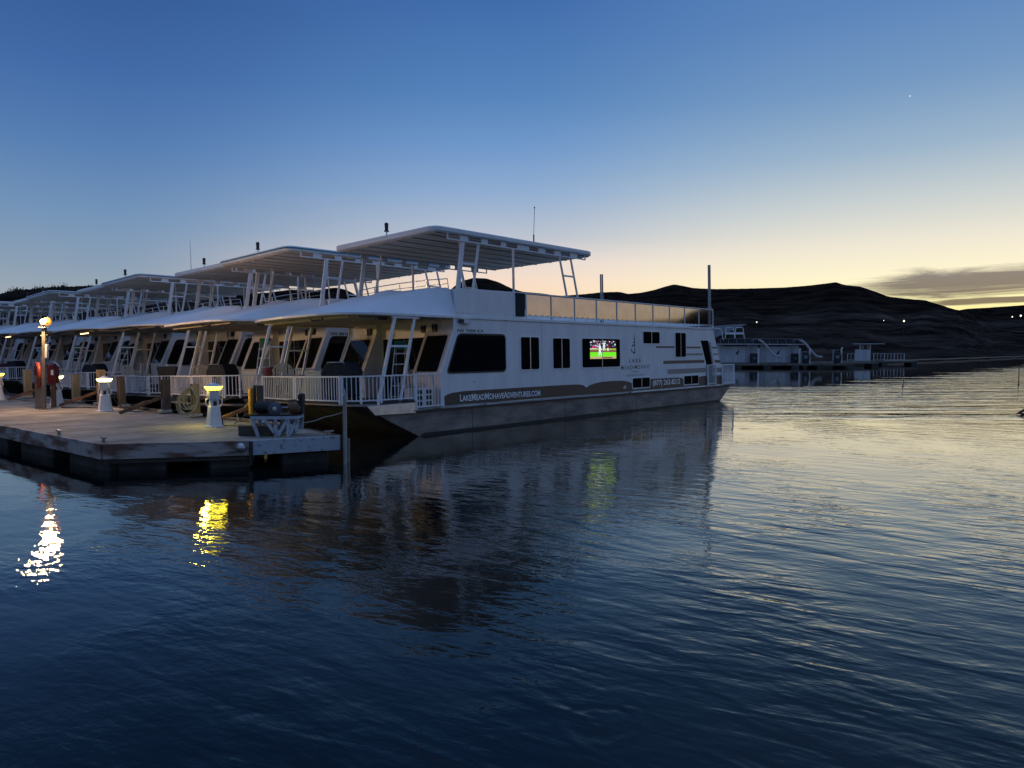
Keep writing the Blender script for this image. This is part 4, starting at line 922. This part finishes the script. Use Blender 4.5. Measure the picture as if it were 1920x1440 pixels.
# dock end details
pp = MB(); pp.tube([(0, 0, -1.0), (0.01, 0, 1.30)], .04, 12); pp.tube([(0.01, 0, 1.30), (-.02, .03, 1.44)], .025, 8)
o = pp.build('steel_pipe', M['galv']); o.location = (-3.227, 13.62, 0); tag(o, 'thin grey steel pipe standing in the water off the dock end', 'pipe')
bl = MB(); bl.box(-.02, .04, -.03, .03, -.2, .46); bl.box(.06, .08, -.03, .03, -.2, .46)
for i in range(4): bl.box(.04, .06, -.02, .02, -.05 + i * .13, -.02 + i * .13)
o = bl.build('dock_ladder', M['galv']); o.location = DW(-3.62, -2.10, 0); tag(o, 'small metal ladder at the outer tip of the dock', 'ladder')
# life ring and red cabinet
rg = MB(); k = 24; rg.tube([(.27 * math.cos(2 * math.pi * i / k), 0, .33 * math.sin(2 * math.pi * i / k)) for i in range(k)], .055, 10, closed=True)
o = rg.build('life_ring', M['orange']); o.location = DW(-5.80, 9.86, 1.46); o.rotation_euler = (0, 0, R(-47)); tag(o, 'orange life ring hanging left of the lamp post', 'life ring')
yb = MB(); yb.box(-.10, .10, -.07, .07, 0, .95); yb.box(-.05, .05, -.075, -.07, .1, .6); o = yb.build('ring_stand', M['pilet'], bevel=.02); o.location = DW(-5.72, 10.05, DZ); tag(o, 'olive timber post carrying the orange life ring', 'post')
rc = empty('hose_cabinet', DW(-5.35, 10.15, DZ), (0, 0, R(5)), 'red fire hose cabinet on a post just right of the lamp post', 'cabinet')
m_ = MB(); m_.box(-.05, .05, -.05, .05, 0, .70); m_.build('post', M['pile'], rc); m_ = MB(); m_.box(-.12, .13, -.1, .1, .70, 1.20); m_.lathe([(.11, 0), (.09, .06), (.04, .1)], 12, (0, 0, 1.20)); m_.build('cabinet_body', M['redm'], rc, bevel=.02)
m_ = MB(); m_.box(.0, .07, -.108, -.10, .95, 1.10); m_.build('notice', M['wlet'], rc); m_ = MB(); m_.tube([(-.02, 0, 1.28), (.06, -.02, 1.32), (.14, -.04, 1.28), (.2, -.05, 1.2)], .015, 6); m_.build('hose', M['metal'], rc)

# ================================================================= DECK FURNITURE
def on_boat(k, u, v, z=.94, yaw=0.):
    if k and z > .9: z -= (.12 if k == 1 else .29)
    return boat_matrix(k) @ Matrix.Translation((u, v, z)) @ Matrix.Rotation(yaw, 4, 'Z')
def grill(cov):
    r = empty('barbecue_grill')
    m_ = MB(); m_.prism([(-.42, .55), (-.46, .72), (-.30, .98), (.30, .98), (.46, .72), (.42, .55), (.36, .1), (-.36, .1)], -.28, .28, 'v'); m_.build('cover', M[cov], r, bevel=.05)
    for lx in (-.34, .30): m_ = MB(); m_.box(lx, lx + .04, -.22, .22, 0, .1); m_.build('leg', M['black'], r)
    m_ = MB(); m_.tube([(-.22, -.30, .93), (-.22, -.34, .97), (.22, -.34, .97), (.22, -.30, .93)], .012, 6); m_.build('handle', M['alu'], r)
    return r
def chair(mt):
    r = empty('deck_chair')
    m_ = MB(); m_.box(-.25, .25, -.25, .22, .38, .41); m_.build('seat', mt, r, bevel=.01)
    m_ = MB()
    out = [(-.25, .41), (.25, .41), (.27, .75), (.2, .90), (.08, .97), (-.08, .97), (-.2, .90), (-.27, .75)]
    for i in range(7):
        x = -.24 + i * .08; top = interp([(-.27, .76), (-.2, .90), (-.08, .97), (.08, .97), (.2, .90), (.27, .76)], x)
        m_.bar((x, .23, .40), (x, .33, top - .02), .055, .018, up=(0, 1, 0))
    arc = [(x, .33 + .0 * x, interp([(-.27, .76), (-.2, .90), (-.08, .97), (.08, .97), (.2, .90), (.27, .76)], x)) for x in [(-.27 + i * .054) for i in range(11)]]
    m_.tube(arc, .02, 6); m_.build('backrest', mt, r)
    for sx in (-1, 1):
        for sy in (-1, 1):
            m_ = MB(); m_.bar((sx * .24, sy * .22, 0), (sx * .22, sy * .19, .39), .05, .04, up=(0, 1, 0)); m_.build('leg', mt, r)
        m_ = MB(); m_.bar((sx * .28, -.22, .60), (sx * .28, .26, .62), .06, .03); m_.bar((sx * .28, -.2, .38), (sx * .28, -.2, .60), .04, .03); m_.build('armrest', mt, r)
    return r
def ladder():
    r = empty('step_ladder')
    for x in (-.22, .22):
        m_ = MB(); m_.bar((x * 1.25, -.36, 0), (x * .62, -.03, 1.70), .025, .07, up=(0, 1, 0)); m_.build('rail', M['alu'], r)
        m_ = MB(); m_.bar((x * 1.1, .36, 0), (x * .6, .05, 1.68), .022, .04, up=(0, 1, 0)); m_.build('rear_leg', M['alu'], r)
    for i in range(1, 6):
        t = i / 6; m_ = MB(); m_.box(-.26 + .1 * t, .26 - .1 * t, -.40 + .33 * t, -.32 + .33 * t, 1.7 * t - .015, 1.7 * t + .015); m_.build('step', M['alu'], r)
    m_ = MB(); m_.box(-.16, .16, -.10, .12, 1.69, 1.76); m_.box(-.145, .145, -.09, -.06, 1.52, 1.69); m_.build('top_cap', M['green'], r, bevel=.01)
    return r
gA = grill('cover'); cA = chair(M['chair']); lA = ladder()
def put(proto, first, k, u, v, yaw, lab, cat, grp, z=.94, sc=1.):
    o = proto if first else copy_tree(proto)
    o.matrix_world = on_boat(k, u, v, z, yaw) @ Matrix.Scale(sc, 4); tag(o, lab, cat, grp); return o
GG, CG, LG = 'covered barbecue grills on the foredecks', 'resin chairs on the foredecks', 'step ladders on the foredecks'
put(gA, True, 0, -1.45, 1.15, R(-62), 'dark blue covered grill behind the bow railing of the nearest houseboat', 'grill', GG)
put(gA, False, 1, -1.2, 2.2, R(-75), 'dark covered grill on the foredeck of the second houseboat', 'grill', GG)
put(gA, False, 3, -1.45, 1.3, R(-70), 'dark covered grill on the fourth houseboat, under a strip light', 'grill', GG)
put(gA, False, 5, -1.3, 1.8, R(-70), 'dark covered grill on the sixth houseboat near the lamp post', 'grill', GG)
put(cA, True, 0, .75, 1.15, R(-60), 'beige resin chair right of the ladder on the nearest houseboat', 'chair', CG, z=.70)
put(cA, False, 0, -1.35, 4.15, R(150), 'beige resin chair with rounded back at the far bow corner of the nearest houseboat', 'chair', CG)
put(cA, False, 1, -1.1, 4.0, R(160), 'beige resin chair at the far bow corner of the second houseboat', 'chair', CG)
put(cA, False, 4, -1.2, .9, R(110), 'beige resin chair on the fifth houseboat behind the second pedestal', 'chair', CG)
put(cA, False, 2, -1.2, 3.6, R(110), 'beige resin chair on the third houseboat', 'chair', CG)
put(lA, True, 0, .42, 1.15, R(-50), 'aluminium step ladder with green top on the nearest houseboat', 'ladder', LG, z=.70)
put(lA, False, 1, -.3, 1.1, R(-50), 'aluminium step ladder with green top on the second houseboat', 'ladder', LG)
put(lA, False, 3, -.3, 1.1, R(-50), 'aluminium step ladder with green top on the fourth houseboat', 'ladder', LG)
put(lA, False, 4, -.3, 1.1, R(-50), 'aluminium step ladder with green top on the fifth houseboat', 'ladder', LG)
# black tub hanging at the railing of the third boat
tb2 = empty('storage_tub'); m_ = MB(); m_.prism([(-.24, .0), (.24, 0), (.27, .6), (.34, .95), (-.34, .95), (-.27, .6)], -.2, .2); m_.build('tub', M['black'], tb2, bevel=.03); m_ = MB(); m_.tube([(-.3, -.21, .95), (-.26, -.24, 1.0), (.26, -.24, 1.0), (.3, -.21, .95)], .012, 6); m_.build('handle', M['alu'], tb2)
tb2.matrix_world = on_boat(2, -1.30, .38, .94, R(-35)); tag(tb2, 'large black tub with metal handle at the bow railing of the third houseboat', 'tub')
# red drum and covered lounges
def cushion(k, u, v, yaw, lab, nm='lounge_cover', mt='red', sz=(.5, .35, .30), z=1.25):
    m_ = MB(); m_.grid(lambda a, b_: ((a - .5) * 2 * sz[0], (b_ - .5) * 2 * sz[1], sz[2] * max(0, (1 - abs(2 * a - 1) ** 3)) ** .6 * max(0, (1 - abs(2 * b_ - 1) ** 3)) ** .6 * (1 + .2 * math.sin(a * 5))), 14, 10)
    o = m_.build(nm, M[mt]); sol = o.modifiers.new('s', 'SOLIDIFY'); sol.thickness = .04; o.matrix_world = on_boat(k, u, v, z, yaw); tag(o, lab, 'cover', 'dark red covers on the foredecks'); return o
cushion(4, -1.3, 2.4, 1.4, 'dark red cover on the fifth houseboat deck', z=1.40)
cushion(5, -1.5, 3.4, 1.4, 'dark red cover right of the lamp post on the sixth houseboat', z=1.42)
cushion(6, -1.5, 1.6, 1.4, 'dark red cover left of the lamp post on the seventh houseboat', z=1.42)
dm = MB(); dm.lathe([(.17, .7), (.20, .72), (.21, 1.0), (.20, 1.06), (.14, 1.10)], 18); dm.box(-.16, .16, -.16, .16, 0, .7)
o = dm.build('red_drum', M['red'], bevel=.01); o.matrix_world = on_boat(0, -1.55, 4.45, .72, 0); tag(o, 'dark red drum above the railing at the far bow corner of the nearest houseboat', 'drum')
# washstand and drawer unit on the nearest boat
m_ = MB(); m_.box(-.28, .28, -.25, .25, 0, .72); m_.box(-.30, .30, -.28, .28, .72, .76); o = m_.build('sink_cabinet', M['chair'], bevel=.01); o.matrix_world = on_boat(0, -1.5, 2.05, .94, R(20)); tag(o, 'grey cabinet with counter behind the bow railing of the nearest houseboat', 'cabinet')
du = empty('drawer_unit'); m_ = MB(); m_.box(-.30, .30, -.2, .2, 0, .5); m_.build('body', M['gel'], du, bevel=.01)
for i in range(3):
    for x in (-.15, .15): m_ = MB(); m_.box(x - .09, x + .09, -.212, -.2, .06 + i * .15, .16 + i * .15); m_.build('drawer', M['black'], du)
du.matrix_world = on_boat(0, .35, .35, .70, 0); tag(du, 'white cabinet with black drawers behind the side gate of the nearest houseboat', 'cabinet')

# ================================================================= FAR MARINA
def FW(x, z, dist): return Vector(((x - CXP) / FPX * dist, dist, z))
FD = 84.0; S_ = FPX / FD          # pixels per metre there
def fx(x): return (x - CXP) / S_
fdk = empty('far_dock', (fx(1480), FD, 0), label='long low fuel dock on pontoons across the water', cat='dock')
m_ = MB(); m_.box(-12, 7.6, 0, 3, .28, .52); m_.build('deck', M['fardock'], fdk)
for x in (-10, -6.5, -3, .3, 3.3, 6.6): m_ = MB(); m_.box(x, x + .9, .05, 2.9, -.3, .279); m_.build('float', M['float'], fdk)
m_ = MB(); m_.box(2.8, 7.6, -.05, 0, .50, .56); m_.build('edge_strip', M['pilet'], fdk)
for (cx_, w_, ds, yy, lab) in ((1604, 6.0, 90, 3, 'second low dock with pale edge behind the fuel dock'), (1680, 6.2, 100, 3, 'third low dock carrying the white railed hut')):
    r = empty('far_dock', ((cx_ - CXP) / FPX * ds, ds, 0), label=lab, cat='dock', group='far docks')
    m_ = MB(); m_.box(-w_, w_ / 2, 0, yy, .36, .58); m_.build('deck', M['fardock'], r); m_ = MB(); m_.box(w_ / 2 - .9, w_ / 2 - .1, .05, 2, -.3, .359); m_.box(-2, -1.2, .05, 2, -.3, .359); m_.build('float', M['float'], r)
fdk['group'] = 'far docks'
def farboat():
    r = empty('far_houseboat')
    m_ = MB(); m_.box(-2.6, 2.6, 0, 15, .0, .55); m_.build('hull', M['fardark'], r)
    m_ = MB(); m_.box(-2.4, 2.35, .9, 14, .55, 2.75); m_.box(-2.6, 2.75, .2, 14.4, 2.75, 2.86); m_.build('cabin', M['farwhite'], r)
    m_ = MB(); m_.box(-1.75, .95, .84, .895, .6, 2.55); m_.build('sliding_panel', M['farwhite'], r)
    m_ = MB(); m_.prism([(-.42, 1.55), (-.20, 1.55), (.02, 2.0), (-.20, 2.0)], .81, .84); m_.build('emblem', M['fardark'], r)
    m_ = MB(); m_.box(-1.9, 1.0, .80, .895, 2.58, 2.72); m_.build('shade', M['fardark'], r)
    m_ = MB()
    for i in range(6): m_.box(-2.5 + i * 1.0, -2.46 + i * 1.0, .2, .24, 2.86, 3.5)
    m_.box(-2.5, 2.55, .19, .25, 3.46, 3.5); m_.build('deck_rail', M['fargrey'], r)
    for i in range(5): m_ = MB(); m_.box(-2.44 + i * 1.0, -1.52 + i * 1.0, .21, .23, 2.9, 3.42); m_.build('rail_panel', M['fardark'], r)
    m_ = MB(); pts = []
    for i in range(17):
        t = i / 16; x = 2.0 + 2.5 * t; z = 3.3 - 1.95 * sm(min(1, t * 1.15)) ; pts.append((x, -.3 - .4 * t, z))
    for s_ in (-.14, .14): m_.tube([(p[0], p[1] + s_, p[2]) for p in pts], .07, 6)
    m_.tube([(p[0], p[1], p[2] - .06) for p in pts], .12, 6); m_.build('slide', M['ped'], r)
    m_ = MB(); m_.tube([(2.0, -.3, .5), (2.0, -.3, 2.1), (2.05, -.3, 2.3)], .12, 10); m_.build('slide_post', M['ped'], r)
    m_ = MB(); m_.tube([(1.05, .5, 2.86), (1.35, 0, 3.3), (2.0, -.2, 3.4)], .04, 6); m_.tube([(1.3, .5, .6), (1.3, .4, 2.8)], .05, 6); m_.build('stair_rail', M['fargrey'], r)
    m_ = MB(); m_.box(1.25, 1.95, -.1, .5, .5, 1.7); m_.build('stern_unit', M['fardark'], r)
    m_ = MB(); m_.box(1.5, 1.7, -.12, -.1, 1.0, 1.2); m_.build('gauge', M['fargrey'], r)
    return r
fb1 = farboat(); fb1.location = (fx(1391) + .5, FD + 1.9, .02); tag(fb1, 'far houseboat with a slide, right behind the stern railing of the nearest houseboat', 'houseboat', 'far houseboats with slides at the fuel dock')
fb2 = copy_tree(fb1); fb2.location = (fx(1475) + .2, FD + 2.0, .0); tag(fb2, 'right of the two far houseboats with slides, beside the fuel pumps', 'houseboat', 'far houseboats with slides at the fuel dock')
m_ = MB()
for a, b_ in ((-1.05, .05), (.15, 1.25)):
    m_.tube([(a, 3, 3.5), (a + .08, 3, 4.75), (a + .18, 3, 4.9), (b_ - .18, 3, 4.9), (b_ - .08, 3, 4.75), (b_ + .1, 3, 3.5)], .05, 6)
m_.box(-1.0, 1.2, 2.95, 3.0, 4.05, 4.3); m_.build('bimini_frame', M['ped'], fb1)
rf = MB(); rf.prism([(-14, 3.0), (-14, 4.2), (3.9, 5.6), (5.2, 5.6), (.5, 3.6), (.3, 3.0)], 0, 8); o = rf.build('covered_dock_roof', M['fargrey']); o.location = (fx(1391) + 2, 104, .3); tag(o, 'large sloping grey-green roof rising behind the far houseboats', 'roof')
def pump(x, h_, lab, s_=1):
    r = empty('fuel_pump', (fx(x), FD + .6, .52), label=lab, cat='fuel pump', group='fuel pumps on the far dock')
    m_ = MB(); m_.box(-.35, .35, -.2, .2, 0, 1.15); m_.box(-.38, .38, -.22, .22, 1.15, 1.3); m_.build('cabinet', M['fardark'], r)
    m_ = MB(); m_.box(-.18, .18, -.23, -.2, .6, .95); m_.build('dial', M['fargrey'], r)
    m_ = MB(); m_.tube([(.55, 0, 0), (.55, 0, h_), (.68, 0, h_ + .12)], .10, 8); m_.build('hose_post', M['ped'], r)
    m_ = MB(); m_.tube([(.5, -.1, 1.0), (.3, -.3, .3), (-.1, -.35, .1), (-.4, -.3, .5), (-.35, -.25, 1.0)], .05, 6); m_.build('hose', M['fardark'], r)
    m_ = MB(); m_.box(-.5, -.3, -.1, .1, 0, h_ * .9); m_.box(-.62, .2, -.12, .12, h_ * .9, h_ * .9 + .08); m_.build('light_frame', M['fargrey'], r)
pump(1573, 1.75, 'fuel pump with tall white hose post standing alone near the end of the far dock')
pump(1513, 1.5, 'fuel pump beside the right far houseboat')
ht = empty('dock_hut', (( 1622 - CXP) / FPX * 101, 101, .58), label='small pale hut with flat roof and white railings on the third far dock', cat='hut')
m_ = MB(); m_.box(-.8, .75, 0, 1.4, 0, 1.6); m_.build('wall', M['farwhite'], ht); m_ = MB(); m_.box(-1.1, 2.6, -.2, 1.6, 2.35, 2.45); m_.build('roof', M['farwhite'], ht)
m_ = MB(); m_.box(-.6, -.2, .0, .05, 1.7, 2.3); m_.box(.2, .6, 0, .05, 1.7, 2.3); m_.build('window', M['pilet'], ht); m_ = MB(); m_.box(-.8, -.7, 0, .1, 1.6, 2.35); m_.box(.65, .75, 0, .1, 1.6, 2.35); m_.build('roof_post', M['farwhite'], ht)
fr2 = MB(); railing(fr2, [(-2.8, 0), (-.9, 0)], .15, 1.0, .5, .06, .03); o = fr2.build('railing', M['ped'], ht); o.location = (0, -.6, 0)
fr2 = MB(); railing(fr2, [(.9, 0), (2.4, 0), (3.8, 0), (5.2, 0)], .15, 1.05, .45, .07, .04)
o = fr2.build('railing', M['ped'], ht); o.location = (0, -.6, 0)
# floating boom, buoys
bm_ = MB()
A, B = Vector((62, 118, .25)), Vector((160, 214, .25)); bm_.tube([A.lerp(B, i / 20) + Vector((0, 0, .05 * math.sin(i * 2.1))) for i in range(21)], .16, 6)
o = bm_.build('floating_boom', M['pilet']); tag(o, 'long pale floating boom in front of the far shore', 'boom')
for (x, d, h_, lab) in ((1694, 41.8, .95, 'thin pole buoy standing left in the glowing water'), (1911, 43.7, 1.1, 'thin pole buoy near the right edge of the view')):
    m_ = MB(); m_.tube([(0, 0, -.1), (0, 0, h_)], [.03, .022], 8); m_.lathe([(.07, 0), (.09, .05), (.05, .12)], 10, (0, 0, -.05)); o = m_.build('pole_buoy', M['pilet']); o.location = ((x - CXP) / FPX * d, d, 0); tag(o, lab, 'buoy', 'thin pole buoys')
lg_ = MB(); lg_.tube([(0, 0, .02), (.12, 0, .08), (.28, 0, .16), (.45, .02, .17), (.7, .05, .13)], [.01, .035, .05, .05, .04], 8); lg_.tube([(.12, 0, .06), (.3, -.05, .0), (.6, -.08, -.04)], [.03, .04, .03], 8)
o = lg_.build('driftwood', M['woodd']); o.location = (16.95, 23.8, 0); tag(o, 'dark forked piece of driftwood floating at the right edge', 'driftwood')
# lamps on the far hillside
for x, y, d, s_, lab in ((1419, 604, 260, .35, 'small white lamp on the hillside above the far houseboats'), (1695, 602, 420, .75, 'bright lamp on the hillside beside the pale slope'), (1657, 601, 420, .35, 'faint lamp left of the bright hillside lamp'),
                      (1898, 594, 700, .8, 'left of the two lamps on the far right ridge'), (1914, 592, 700, 1.2, 'orange lamp on the far right ridge at the view edge')):
    az, el = pix_ang(x, y); h_ = CAMH + d * math.tan(R(el)); r = empty('hillside_lamp', (d * math.sin(R(az)), d * math.cos(R(az)), h_), label=lab, cat='street lamp', group='lamps on the far hills')
    m_ = MB(); m_.lathe([(s_ * .15, -s_ * .6), (s_ * .6, 0), (s_ * .15, s_ * .6)], 8); m_.build('lamp', M['farlamp'], r); m_ = MB(); m_.tube([(0, 0, -14), (0, 0, -s_)], s_ * .12, 6); m_.build('pole', M['fardark'], r)
